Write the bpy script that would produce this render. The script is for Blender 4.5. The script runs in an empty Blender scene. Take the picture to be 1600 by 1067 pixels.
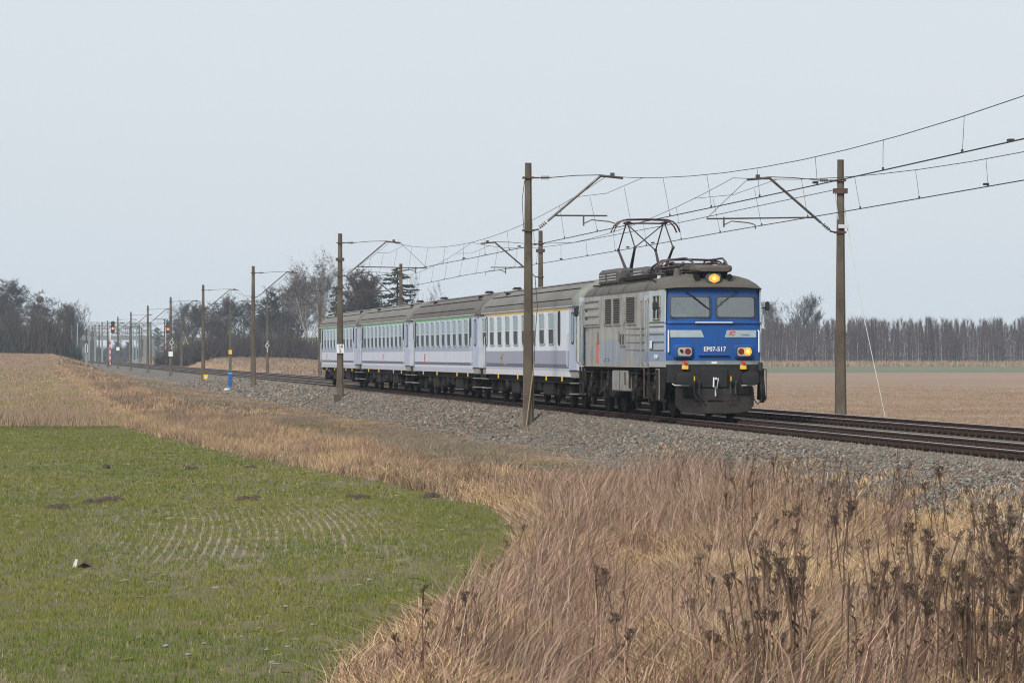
import bpy, math, random
import numpy as np
from mathutils import Vector, Matrix
R = math.radians
random.seed(7); np.random.seed(7)
S = bpy.context.scene
C = S.collection

# ---------------------------------------------------------------- camera, sky, sun, exposure
FPX, CX, CY, TH = 5668.0, 800.0, 554.0, R(7.766)
EYE = 1.69
cam = bpy.data.objects.new('camera', bpy.data.cameras.new('camera')); C.objects.link(cam)
cam.data.sensor_width = 36.0; cam.data.lens = 36.0 * FPX / 1600.0
cam.data.clip_start = 0.5; cam.data.clip_end = 9000
cam.location = (0, 0, EYE); cam.rotation_euler = (R(90) + 20.5 / FPX, 0, -TH)
cam.data.dof.use_dof = False
S.camera = cam

SUN_EL, SUN_AZ = R(42), R(215)          # azimuth clockwise from +Y
w = bpy.data.worlds.new('World'); S.world = w; w.use_nodes = True
nt = w.node_tree; bg = nt.nodes['Background']
sky = nt.nodes.new('ShaderNodeTexSky'); sky.sky_type = 'NISHITA'; sky.sun_disc = False
sky.sun_elevation = SUN_EL; sky.sun_rotation = SUN_AZ; sky.dust_density = 4.0; sky.air_density = 1.0
mx = nt.nodes.new('ShaderNodeMixRGB'); mx.inputs[0].default_value = 0.88
tc = nt.nodes.new('ShaderNodeTexCoord'); ns = nt.nodes.new('ShaderNodeTexNoise')
ns.inputs['Scale'].default_value = 1.3; ns.inputs['Detail'].default_value = 5
mp = nt.nodes.new('ShaderNodeMapping'); mp.inputs['Scale'].default_value = (1, 1, 5)
cr = nt.nodes.new('ShaderNodeValToRGB')
cr.color_ramp.elements[0].position = 0.3; cr.color_ramp.elements[0].color = (6.65, 7.45, 8.05, 1)
cr.color_ramp.elements[1].position = 0.75; cr.color_ramp.elements[1].color = (7.3, 7.8, 8.3, 1)
nt.links.new(tc.outputs['Generated'], mp.inputs[0]); nt.links.new(mp.outputs[0], ns.inputs['Vector'])
nt.links.new(ns.outputs[0], cr.inputs[0]); nt.links.new(sky.outputs[0], mx.inputs[1])
nt.links.new(cr.outputs[0], mx.inputs[2]); nt.links.new(mx.outputs[0], bg.inputs[0])
bg.inputs[1].default_value = 0.1
sl = bpy.data.lights.new('sun', 'SUN'); sl.energy = 3.3; sl.angle = R(20); sl.color = (1, .96, .9)
so = bpy.data.objects.new('sun', sl); C.objects.link(so)
so.rotation_euler = (R(90) - SUN_EL, 0, -SUN_AZ + R(180)); so.location = (-60, -60, 80)
S.view_settings.view_transform = 'Standard'; S.view_settings.look = 'None'
S.view_settings.exposure = 0.1; S.view_settings.gamma = 1.0; S.view_settings.use_curve_mapping = False
S.render.engine = 'CYCLES'
cy = S.cycles
cy.max_bounces = 6; cy.diffuse_bounces = 4; cy.glossy_bounces = 3; cy.transmission_bounces = 5
cy.volume_bounces = 1; cy.transparent_max_bounces = 10
cy.use_denoising = True; cy.denoiser = 'OPENIMAGEDENOISE'; cy.denoising_input_passes = 'RGB_ALBEDO_NORMAL'; cy.denoising_prefilter = 'ACCURATE'; cy.caustics_reflective = False; cy.caustics_refractive = False
cy.sample_clamp_indirect = 4.0; cy.pixel_filter_type = 'BLACKMAN_HARRIS'; cy.filter_width = 1.1
S.render.filter_size = 1.35 if hasattr(S.render, 'filter_size') else 1.5

# ---------------------------------------------------------------- helpers
def at(px, D):
    """ground position of something D metres ahead at photograph column px"""
    xc = (px - CX) / FPX * D
    return (math.sin(TH) * D + math.cos(TH) * xc, math.cos(TH) * D - math.sin(TH) * xc)
def zat(py, D): return EYE + (CY - py) * D / FPX
def lerp(a, b, t): return a + (b - a) * t
def sst(a, b, x):
    t = np.clip((x - a) / (b - a), 0, 1); return t * t * (3 - 2 * t)

def _h(ix, iy, s):
    n = np.sin(ix * 127.1 + iy * 311.7 + s * 74.7) * 43758.5453
    return n - np.floor(n)
def vnoise(x, y, s=0):
    x = np.asarray(x, float); y = np.asarray(y, float)
    ix = np.floor(x); iy = np.floor(y); fx = x - ix; fy = y - iy
    fx = fx * fx * (3 - 2 * fx); fy = fy * fy * (3 - 2 * fy)
    a = _h(ix, iy, s); b = _h(ix + 1, iy, s); c = _h(ix, iy + 1, s); d = _h(ix + 1, iy + 1, s)
    return (a * (1 - fx) + b * fx) * (1 - fy) + (c * (1 - fx) + d * fx) * fy
def fbm(x, y, s=0, o=3):
    r = 0; amp = .5; t = 0
    for k in range(o):
        r = r + amp * vnoise(np.asarray(x) * 2 ** k, np.asarray(y) * 2 ** k, s + k); t += amp; amp *= .5
    return r / t

class MB:
    """collects shapes and links them as ONE mesh object"""
    def __init__(s): s.v = []; s.f = []; s.m = []; s.mi = 0
    def add(s, vs, fs):
        o = len(s.v); s.v += [tuple(p) for p in vs]; s.f += [tuple(i + o for i in f) for f in fs]
        s.m += [s.mi] * len(fs); return s
    def box(s, x0, x1, y0, y1, z0, z1):
        v = [(x0, y0, z0), (x1, y0, z0), (x1, y1, z0), (x0, y1, z0), (x0, y0, z1), (x1, y0, z1), (x1, y1, z1), (x0, y1, z1)]
        return s.add(v, [(0, 3, 2, 1), (4, 5, 6, 7), (0, 1, 5, 4), (1, 2, 6, 5), (2, 3, 7, 6), (3, 0, 4, 7)])
    def bbox(s, x0, x1, y0, y1, z0, z1, b):
        """box with chamfered edges round y (profile in x,z) and inset ends"""
        def ring(y, i):
            a, c, d, e = x0 + i, x1 - i, z0 + i, z1 - i
            return [(a + b, y, d), (c - b, y, d), (c, y, d + b), (c, y, e - b), (c - b, y, e), (a + b, y, e), (a, y, e - b), (a, y, d + b)]
        s.loft([ring(y0, b * .7), ring(y0 + b, 0), ring(y1 - b, 0), ring(y1, b * .7)]); return s
    def hexa(s, p):
        return s.add(p, [(0, 3, 2, 1), (4, 5, 6, 7), (0, 1, 5, 4), (1, 2, 6, 5), (2, 3, 7, 6), (3, 0, 4, 7)])
    def loft(s, rings, caps=True, closed=True):
        n = len(rings[0]); vs = [p for r in rings for p in r]; fs = []
        for k in range(len(rings) - 1):
            for i in range(n if closed else n - 1):
                j = (i + 1) % n; fs.append((k * n + i, k * n + j, (k + 1) * n + j, (k + 1) * n + i))
        if caps:
            fs.append(tuple(range(n - 1, -1, -1))); fs.append(tuple((len(rings) - 1) * n + i for i in range(n)))
        return s.add(vs, fs)
    def tube(s, pts, r, n=6, r2=None):
        pts = [Vector(p) for p in pts]; rings = []; L = len(pts)
        for k, p in enumerate(pts):
            d = (pts[min(k + 1, L - 1)] - pts[max(k - 1, 0)]).normalized()
            u = d.cross(Vector((0, 0, 1)) if abs(d.z) < .9 else Vector((1, 0, 0))).normalized(); q = d.cross(u)
            rr = r if r2 is None else lerp(r, r2, k / (L - 1))
            rings.append([p + (u * math.cos(2 * math.pi * i / n) + q * math.sin(2 * math.pi * i / n)) * rr for i in range(n)])
        return s.loft(rings)
    def cyl(s, p, axis, r, l, n=12, r2=None):
        p = Vector(p); a = Vector(axis).normalized()
        return s.tube([p - a * l / 2, p + a * l / 2], r, n, r2)
    def ball(s, c, rx, ry, rz, n=8, m=5):
        rings = []
        for k in range(m + 1):
            t = math.pi * (k + .02) / (m + .04); rings.append([(c[0] + rx * math.sin(t) * math.cos(2 * math.pi * i / n), c[1] + ry * math.sin(t) * math.sin(2 * math.pi * i / n), c[2] - rz * math.cos(t)) for i in range(n)])
        return s.loft(rings)
    def prism(s, poly, ax, a, b):
        """polygon in the other two axes, extruded along axis ax from a to b"""
        def P(u, v, t): return (t, u, v) if ax == 0 else ((u, t, v) if ax == 1 else (u, v, t))
        return s.loft([[P(u, v, a) for u, v in poly], [P(u, v, b) for u, v in poly]])
    def mesh(s, name):
        me = bpy.data.meshes.new(name); me.from_pydata(s.v, [], s.f); return me
    def build(s, name, mats, parent=None, loc=None, smooth=None, **props):
        me = s.mesh(name)
        if not isinstance(mats, (list, tuple)): mats = [mats]
        for m in mats: me.materials.append(m)
        if len(mats) > 1: me.polygons.foreach_set('material_index', s.m)
        import bmesh
        b = bmesh.new(); b.from_mesh(me); bmesh.ops.recalc_face_normals(b, faces=b.faces); b.to_mesh(me); b.free()
        if smooth is not None:
            me.polygons.foreach_set('use_smooth', [True] * len(me.polygons)); me.set_sharp_from_angle(angle=R(smooth))
        return link(name, me, parent, loc, **props)
def link(name, me, parent=None, loc=None, rot=None, **props):
    o = bpy.data.objects.new(name, me); C.objects.link(o)
    if parent is not None: o.parent = parent
    if loc is not None: o.location = loc
    if rot is not None: o.rotation_euler = rot
    for k, v in props.items(): o[k] = v
    return o
def thing(name, label, cat, loc=(0, 0, 0), rz=0, group=None):
    o = link(name, None, None, loc, (0, 0, rz)); tag(o, label, cat, group); return o
def tag(o, label, cat, group=None):
    o['label'] = label; o['category'] = cat
    if group: o['group'] = group
    return o
def copy_tree(o, parent=None):
    c = o.copy(); C.objects.link(c); c.parent = parent
    for ch in list(o.children): copy_tree(ch, c)
    return c
def rrect(w, h, r, n=3):
    """rounded rectangle outline centred at 0"""
    p = []
    for cx, cz, a0 in ((w / 2 - r, h / 2 - r, 0), (-w / 2 + r, h / 2 - r, 90), (-w / 2 + r, -h / 2 + r, 180), (w / 2 - r, -h / 2 + r, 270)):
        for k in range(n + 1):
            a = R(a0 + 90 * k / n); p.append((cx + r * math.cos(a), cz + r * math.sin(a)))
    return p

# ---------------------------------------------------------------- materials
def mat(name, c, c2=None, scale=4.0, rough=.6, metal=0., bump=0., bscale=None, detail=5, stretch=(1, 1, 1), lo=.35, hi=.7, spec=None, emit=None, c3=None, s3=.7, lo3=.5, hi3=.75):
    m = bpy.data.materials.new(name); m.use_nodes = True; t = m.node_tree; b = t.nodes['Principled BSDF']
    b.inputs['Base Color'].default_value = (*c, 1); b.inputs['Roughness'].default_value = rough; b.inputs['Metallic'].default_value = metal
    if spec is not None: b.inputs['Specular IOR Level'].default_value = spec
    if emit: b.inputs['Emission Color'].default_value = (*emit[0], 1); b.inputs['Emission Strength'].default_value = emit[1]
    L = t.links.new
    if c2 is not None or bump:
        co = t.nodes.new('ShaderNodeTexCoord'); mp = t.nodes.new('ShaderNodeMapping'); mp.inputs['Scale'].default_value = stretch
        L(co.outputs['Object'], mp.inputs[0])
    if c2 is not None:
        n = t.nodes.new('ShaderNodeTexNoise'); n.inputs['Scale'].default_value = scale; n.inputs['Detail'].default_value = detail; n.inputs['Roughness'].default_value = .62
        L(mp.outputs[0], n.inputs['Vector'])
        r = t.nodes.new('ShaderNodeMapRange'); r.inputs[1].default_value = lo; r.inputs[2].default_value = hi; L(n.outputs[0], r.inputs[0])
        x = t.nodes.new('ShaderNodeMixRGB'); x.inputs[1].default_value = (*c, 1); x.inputs[2].default_value = (*c2, 1); L(r.outputs[0], x.inputs[0])
        out = x.outputs[0]
        if c3 is not None:
            n3 = t.nodes.new('ShaderNodeTexNoise'); n3.inputs['Scale'].default_value = s3; n3.inputs['Detail'].default_value = 6; L(mp.outputs[0], n3.inputs['Vector'])
            r3 = t.nodes.new('ShaderNodeMapRange'); r3.inputs[1].default_value = lo3; r3.inputs[2].default_value = hi3; L(n3.outputs[0], r3.inputs[0])
            x3 = t.nodes.new('ShaderNodeMixRGB'); x3.inputs[2].default_value = (*c3, 1); L(out, x3.inputs[1]); L(r3.outputs[0], x3.inputs[0]); out = x3.outputs[0]
        L(out, b.inputs['Base Color']); m['out'] = 1
    if bump:
        n = t.nodes.new('ShaderNodeTexNoise'); n.inputs['Scale'].default_value = bscale or scale * 3; n.inputs['Detail'].default_value = 4
        L(mp.outputs[0], n.inputs['Vector']); bp = t.nodes.new('ShaderNodeBump'); bp.inputs['Strength'].default_value = min(1, bump); bp.inputs['Distance'].default_value = .02
        L(n.outputs[0], bp.inputs['Height']); L(bp.outputs[0], b.inputs['Normal'])
    return m
def mat_attr(name, rough=.8, trans=0., spec=.25):
    """colour from the per-piece colour attribute (every blade, twig or stone its own tint)"""
    m = bpy.data.materials.new(name); m.use_nodes = True; t = m.node_tree; b = t.nodes['Principled BSDF']
    a = t.nodes.new('ShaderNodeAttribute'); a.attribute_name = 'tint'
    t.links.new(a.outputs['Color'], b.inputs['Base Color']); b.inputs['Roughness'].default_value = rough; b.inputs['Specular IOR Level'].default_value = spec
    return m
def glass(name, tint, refl=.12, opac=.0, rough=.03):
    m = bpy.data.materials.new(name); m.use_nodes = True; t = m.node_tree; t.nodes.remove(t.nodes['Principled BSDF'])
    o = t.nodes['Material Output']; tr = t.nodes.new('ShaderNodeBsdfTransparent'); tr.inputs[0].default_value = (*tint, 1)
    g = t.nodes.new('ShaderNodeBsdfGlossy'); g.inputs['Roughness'].default_value = rough; g.inputs[0].default_value = (1, 1, 1, 1)
    f = t.nodes.new('ShaderNodeFresnel'); f.inputs[0].default_value = 1.5
    ad = t.nodes.new('ShaderNodeMath'); ad.operation = 'ADD'; ad.inputs[1].default_value = refl; ad.use_clamp = True
    x = t.nodes.new('ShaderNodeMixShader'); L = t.links.new
    L(f.outputs[0], ad.inputs[0]); L(ad.outputs[0], x.inputs[0]); L(tr.outputs[0], x.inputs[1]); L(g.outputs[0], x.inputs[2]); L(x.outputs[0], o.inputs[0])
    return m
M = {}
M['concrete'] = mat('weathered concrete', (.13, .107, .08), (.07, .057, .045), 3, .9, bump=.5, bscale=30, stretch=(1, 1, .35), c3=(.23, .2, .16), s3=1.5, lo3=.55, hi3=.8)
M['steel'] = mat('weathered galvanised steel', (.13, .12, .115), (.06, .05, .045), 5, .55, .4)
M['rust'] = mat('rusty steel', (.11, .065, .045), (.05, .035, .03), 8, .8, .1)
M['wire'] = mat('tarnished copper wire', (.05, .062, .06), (.03, .04, .04), 2, .6, .3)
M['insul'] = mat('dark glazed insulator', (.06, .05, .05), rough=.25)
M['rail_side'] = mat('rusty rail side', (.105, .058, .042), (.055, .034, .027), 6, .85, .0)
M['rail_top'] = mat('polished rail head', (.45, .45, .47), (.25, .24, .25), 3, .28, .9)
M['sleeper'] = mat('dirty concrete sleeper', (.12, .1, .085), (.07, .05, .04), 5, .9)
M['clip'] = mat('oily rail clip', (.05, .034, .028), (.025, .02, .018), 9, .6, .2)
M['black'] = mat('grimy black underframe', (.012, .0115, .012), (.028, .024, .021), 6, .75)
M['grime'] = mat('brown dusty underframe', (.036, .03, .026), (.016, .014, .014), 5, .8)
M['darkgrey'] = mat('dark grey beam paint', (.024, .025, .027), (.036, .034, .031), 5, .6)
M['plough'] = mat('dusty plough plate', (.034, .032, .031), (.055, .047, .04), 4, .75, c3=(.02, .02, .021), s3=1.2)
M['rubber'] = mat('black rubber', (.018, .018, .019), rough=.6)
M['white'] = mat('white paint', (.72, .73, .74), rough=.5)
M['chrome'] = mat('bright handrail', (.62, .63, .65), rough=.35, metal=.3)
M['yellow'] = mat('yellow paint', (.85, .5, .02), (.75, .42, .03), 8, .5)
M['red'] = mat('red paint', (.6, .03, .025), rough=.5)
M['text_dark'] = mat('dark print', (.03, .03, .05), rough=.5)
M['text_grey'] = mat('grey print', (.25, .27, .36), rough=.5)
M['logo_red'] = mat('faded red logo', (.62, .07, .05), (.5, .12, .1), 5, .5)
for _k in ('black', 'grime', 'darkgrey', 'plough', 'rail_side', 'sleeper', 'clip', 'concrete'):
    _b = M[_k].node_tree.nodes['Principled BSDF']; _b.inputs['Specular IOR Level'].default_value = .12; _b.inputs['Roughness'].default_value = .9
# ---------------------------------------------------------------- terrain
XT1, XT2 = 18.23, 22.35                      # track centre lines (tracks run along +Y)
_ey = [-400, 0, 33, 41.7, 50, 58, 70, 78, 89, 105, 125, 152, 300, 600, 5000]
_ex = [1.5, 1.0, 3.05, 5.25, 6.95, 8.25, 9.3, 8.9, 8.1, 6.7, 5.5, 4.4, 4.0, 4.0, 4.0]
def edge(Y): return np.interp(Y, _ey, _ex) + (fbm(np.asarray(Y) * .35, 3.3, 5) - .5) * .5
def Hz(X, Y):
    X = np.asarray(X, float); Y = np.asarray(Y, float)
    Xe = edge(Y)
    zf = -1.3 + 1.5 * sst(150, 450, Y) + 1.25 * sst(448, 476, Y)
    zf = zf + .12 * np.exp(-((Y - 154) / 1.6) ** 2) + (fbm(X * .5, Y * .22, 1) - .5) * .08 + (fbm(X * 2.5, Y * 1.5, 9) - .5) * .05
    t = np.clip((X - Xe) / (13.7 - Xe), 0, 1)
    vz = zf + (-1.06 - zf) * (sst(0, 1, t) * .55 + t * .45) + (fbm(X * .8, Y * .35, 2) - .5) * .42 * np.sin(np.pi * np.clip(t, 0, 1)) + .2 * np.exp(-((X - Xe - .6) / .4) ** 2) - .12 * np.exp(-((X - Xe - 2.2) / .9) ** 2)
    z = np.where(X < Xe, zf, vz)
    z = np.where(X > 13.7, -1.06 + .08 * (X - 13.7) / 1.3, z)
    bz = -.98 + .78 * np.clip((X - 15.0) / 1.3, 0, 1) + (fbm(X * 1.5, Y * .5, 33) - .5) * .12 * (1 - np.clip((X - 15.6) / .6, 0, 1))
    z = np.where(X > 15.0, bz, z)
    z = np.where(X > 24.3, -.2 - .4 * np.clip((X - 24.3) / 1.1, 0, 1), z)
    z = np.where(X > 25.4, -.6 - .4 * np.clip((X - 25.4) / 4, 0, 1) + (fbm(X * .3, Y * .1, 4) - .5) * .1 * np.clip((X - 26) / 4, 0, 1) + 2.3 * sst(360, 640, Y) * (1 - sst(38, 72, X)) * sst(26, 33, X) * (1 - sst(900, 1100, Y)), z)
    return z
def H(x, y): return float(Hz(x, y))

ylines = list(np.arange(-300, 20, 40)) + list(np.arange(20, 160, .8))
while ylines[-1] < 5200: ylines.append(ylines[-1] * 1.012 + .2)
ylines = np.array(ylines)
left = -np.concatenate([np.array([4200, 2500, 1400, 800, 450, 250, 150, 90, 60, 40, 28, 20]), np.arange(15, .2, -.4)])
cols = []
for o in left: cols.append(edge(ylines) + o)
nL = len(cols)
for t in np.linspace(0, 1, 30)[:-1]: cols.append(edge(ylines) + (15.0 - edge(ylines)) * t)
nV = len(cols)
for x in (15.0, 15.2, 15.4, 15.6, 15.8, 16.0, 16.3, 18, 20.2, 22.4, 24.3, 24.6, 25, 25.4): cols.append(np.full_like(ylines, x))
nB = len(cols) - 1
for x in list(np.arange(26, 40, 1.2)) + [42, 46, 52, 60, 72, 90, 115, 150, 200, 280, 400, 600, 1000, 1800, 3000, 4800]: cols.append(np.full_like(ylines, x))
GX = np.array(cols); GY = np.tile(ylines, (len(cols), 1)); GZ = Hz(GX, GY)
def zone_mesh(name, i0, i1, y0, y1, m, label=None):
    js = np.where((ylines >= y0) & (ylines <= y1))[0]; j0, j1 = js[0], js[-1] + 1
    if j1 >= len(ylines): j1 = len(ylines) - 1
    X = GX[i0:i1 + 1, j0:j1 + 1]; Y = GY[i0:i1 + 1, j0:j1 + 1]; Z = GZ[i0:i1 + 1, j0:j1 + 1]
    a, b = X.shape; idx = np.arange(a * b).reshape(a, b)
    f = np.stack([idx[:-1, :-1], idx[1:, :-1], idx[1:, 1:], idx[:-1, 1:]], -1).reshape(-1, 4)
    me = bpy.data.meshes.new(name); me.from_pydata(np.stack([X, Y, Z], -1).reshape(-1, 3).tolist(), [], f.tolist())
    me.polygons.foreach_set('use_smooth', [True] * len(me.polygons)); me.materials.append(m)
    return link(name, me, kind='structure')

def field_mat():
    """young winter wheat: dark earth between seed rows that bend with the drill"""
    m = mat('wheat field earth', (.115, .095, .04), (.075, .07, .027), 3.5, .95, bump=1, bscale=14, c3=(.15, .11, .062), s3=.55, lo3=.52, hi3=.72)
    t = m.node_tree; L = t.links.new; b = t.nodes['Principled BSDF']; src = b.inputs['Base Color'].links[0].from_socket
    co = t.nodes.new('ShaderNodeTexCoord'); sp = t.nodes.new('ShaderNodeSeparateXYZ'); L(co.outputs['Object'], sp.inputs[0])
    def ma(op, a, b2=None):
        n = t.nodes.new('ShaderNodeMath'); n.operation = op
        for i, q in enumerate((a, b2)):
            if q is None: continue
            if isinstance(q, (int, float)): n.inputs[i].default_value = q
            else: L(q, n.inputs[i])
        return n.outputs[0]
    dy = ma('SUBTRACT', sp.outputs[1], 62.0)
    r = ma('ADD', ma('SUBTRACT', sp.outputs[0], ma('MULTIPLY', dy, .058)), ma('MULTIPLY', ma('MULTIPLY', dy, dy), .0021))
    s = ma('SINE', ma('MULTIPLY', r, 2 * math.pi / .155))
    n = t.nodes.new('ShaderNodeTexNoise'); n.inputs['Scale'].default_value = .22; n.inputs['Detail'].default_value = 3; L(co.outputs['Object'], n.inputs['Vector'])
    k = t.nodes.new('ShaderNodeMapRange'); k.inputs[1].default_value = .2; k.inputs[2].default_value = .9; L(s, k.inputs[0])
    d1 = t.nodes.new('ShaderNodeMapRange'); d1.inputs[1].default_value = 14; d1.inputs[2].default_value = 4; L(ma('ABSOLUTE', dy), d1.inputs[0])
    d2 = t.nodes.new('ShaderNodeMapRange'); d2.inputs[1].default_value = 3.2; d2.inputs[2].default_value = 1.4; L(ma('ABSOLUTE', ma('SUBTRACT', r, 4.1)), d2.inputs[0])
    f = ma('MULTIPLY', ma('MULTIPLY', k.outputs[0], d1.outputs[0]), d2.outputs[0])
    x = t.nodes.new('ShaderNodeMixRGB'); x.inputs[2].default_value = (.27, .2, .145, 1); L(src, x.inputs[1]); L(f, x.inputs[0]); L(x.outputs[0], b.inputs['Base Color'])
    return m
def bare(X, Y):
    dy = Y - 62; r = X - .058 * dy + .0021 * dy * dy; n_ = fbm(r * 1.1, Y * .06, 61)
    return np.clip((np.sin(r * 2 * np.pi / .155) + .1) / .6, 0, 1) * np.clip((14 - abs(dy)) / 7, 0, 1) * np.clip((3.2 - abs(r - 3.7)) / 1.2, 0, 1) * np.clip(n_ * 3 - .55, 0, 1)
M['field'] = field_mat()
M['meadow'] = mat('rough meadow', (.26, .2, .12), (.2, .15, .095), .35, .95, bump=.7, bscale=2.5, c3=(.2, .2, .06), s3=.12, lo3=.55, hi3=.72)
M['verge'] = mat('matted dead grass', (.24, .165, .105), (.13, .09, .06), 1.1, .95, bump=.8, bscale=8, c3=(.1, .11, .035), s3=.45, lo3=.62, hi3=.78)
M['ballast'] = mat('crushed granite', (.16, .147, .13), (.055, .05, .044), 22, .9, bump=1, bscale=26, detail=3, lo=.35, hi=.62, c3=(.15, .11, .08), s3=.6, lo3=.5, hi3=.8)
M['stubble'] = mat('stubble field', (.235, .155, .098), (.195, .127, .08), .6, .95, stretch=(.07, 1, 1), bump=.5, bscale=6, c3=(.285, .197, .133), s3=.22, lo3=.5, hi3=.68)
M['far_green'] = mat('far green crop', (.1, .11, .055), (.12, .125, .065), .05, .95)
M['wood_floor'] = mat('wood floor', (.17, .14, .1), (.12, .1, .075), .2, .95)
zone_mesh('field', 0, nL, -400, 151, M['field'])
zone_mesh('meadow', 0, nL, 151, 5200, M['meadow'])
zone_mesh('verge', nL, nV, -400, 5200, M['verge'])
zone_mesh('ballast_bed', nV, nB, -400, 5200, M['ballast'])
nS = next(i for i in range(nB, GX.shape[0]) if GX[i, 0] >= 72)
zone_mesh('stubble_field', nS, GX.shape[0] - 1, -400, 520, M['stubble']); zone_mesh('stubble_field', nB, nS, -400, 815, M['stubble'])
zone_mesh('crop_field', nS, GX.shape[0] - 1, 519.5, 815, M['far_green'])
zone_mesh('ground', nB, GX.shape[0] - 1, 812, 5200, M['wood_floor'])

# ---------------------------------------------------------------- haze
hz = MB().box(-500, 500, -60, 1700, -2.6, 34).build('haze', [], kind='stuff')
hm = bpy.data.materials.new('haze air'); hm.use_nodes = True; t = hm.node_tree
t.nodes.remove(t.nodes['Principled BSDF']); pv = t.nodes.new('ShaderNodeVolumePrincipled')
pv.inputs['Color'].default_value = (.7, .85, 1, 1); pv.inputs['Density'].default_value = .00018; pv.inputs['Anisotropy'].default_value = .1
t.links.new(pv.outputs[0], t.nodes['Material Output'].inputs['Volume'])
hz.data.materials.clear(); hz.data.materials.append(hm)

# ---------------------------------------------------------------- railway tracks
def rail_mb(x, y0, y1):
    b = MB(); prof = [(-.075, -.172), (.075, -.172), (.075, -.158), (.012, -.14), (.01, -.045), (.036, -.034), (.036, -.006), (.028, 0), (-.028, 0), (-.036, -.006), (-.036, -.034), (-.01, -.045), (-.012, -.14), (-.075, -.158)]
    ys = [y0]
    while ys[-1] < y1: ys.append(ys[-1] + 60)
    b.loft([[(x + p, y, q) for p, q in prof] for y in ys]); n = len(prof); m = []
    for f in b.f:
        m.append(1 if len(f) == 4 and (f[0] % n) in (6, 7, 8) else 0)
    b.m = m; return b
slp = MB(); slp.bbox(-1.3, 1.3, -.13, .13, -.36, -.176, .03)
slp_me = slp.mesh('sleeper'); slp_me.materials.append(M['sleeper'])
cl = MB(); a8 = [2 * math.pi * i / 10 for i in range(10)]
cl.loft([[(x, r * math.cos(a), -.118 + r * math.sin(a)) for a in a8] for x, r in ((-.07, .06), (-.15, .06), (-.155, .05), (-.14, .045), (-.14, .032), (-.18, .028))])
cl_me = cl.mesh('rail_clip'); cl_me.materials.append(M['clip'])
for X, lab, nclip in ((XT1, 'nearer railway track, the one carrying the blue and grey train', 140), (XT2, 'farther railway track, empty, running behind the train', 150)):
    tr = thing('railway_track', lab, 'railway track', (X, 0, 0), group='railway tracks')
    for sx in (-.7525, .7525): rail_mb(sx, 30, 1250).build('rail', [M['rail_side'], M['rail_top']], tr)
    y = 40.
    for k in range(290):
        s = link('sleeper', slp_me, tr, (0, y, 0))
        if k < nclip + 20 and y > 50:
            for sx in (-.7525, .7525): link('rail_clip', cl_me, s, (sx, 0, 0))
        y += .6
    far = MB()
    while y < 1240:
        far.box(-1.3, 1.3, y - .12, y + .12, -.34, -.18)
        if y < 600:
            for sx in (-.7525 - .13, .7525 - .13): far.box(sx - .03, sx + .03, y - .06, y + .06, -.172, -.07)
        y += .6
    far.build('sleepers', M['sleeper'], tr, kind='stuff')
# ---------------------------------------------------------------- lettering
ROT_FRONT, ROT_SIDE = (R(90), 0, 0), (R(90), 0, R(-90))
_txt = []
def text(body, size, m, parent, loc, rot, name='lettering', shear=0., bold=0., align='CENTER', sx=1.0, depth=.004):
    cu = bpy.data.curves.new(name, 'FONT'); cu.body = body; cu.size = size; cu.extrude = depth; cu.shear = shear; cu.offset = bold
    cu.align_x = align; cu.align_y = 'CENTER'; cu.resolution_u = 3; cu.materials.append(m)
    o = bpy.data.objects.new(name, cu); C.objects.link(o); o.parent = parent; o.location = loc; o.rotation_euler = rot; o.scale = (sx, 1, 1)
    _txt.append(o); return o
def finish_text():
    bpy.context.view_layer.update(); dg = bpy.context.evaluated_depsgraph_get()
    for o in _txt:
        me = bpy.data.meshes.new_from_object(o.evaluated_get(dg)); n = o.name; par, mw = o.parent, o.matrix_local.copy(); props = dict(o.items())
        bpy.data.objects.remove(o); q = link(n, me, par); q.matrix_local = mw
        for k, v in props.items(): q[k] = v

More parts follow.
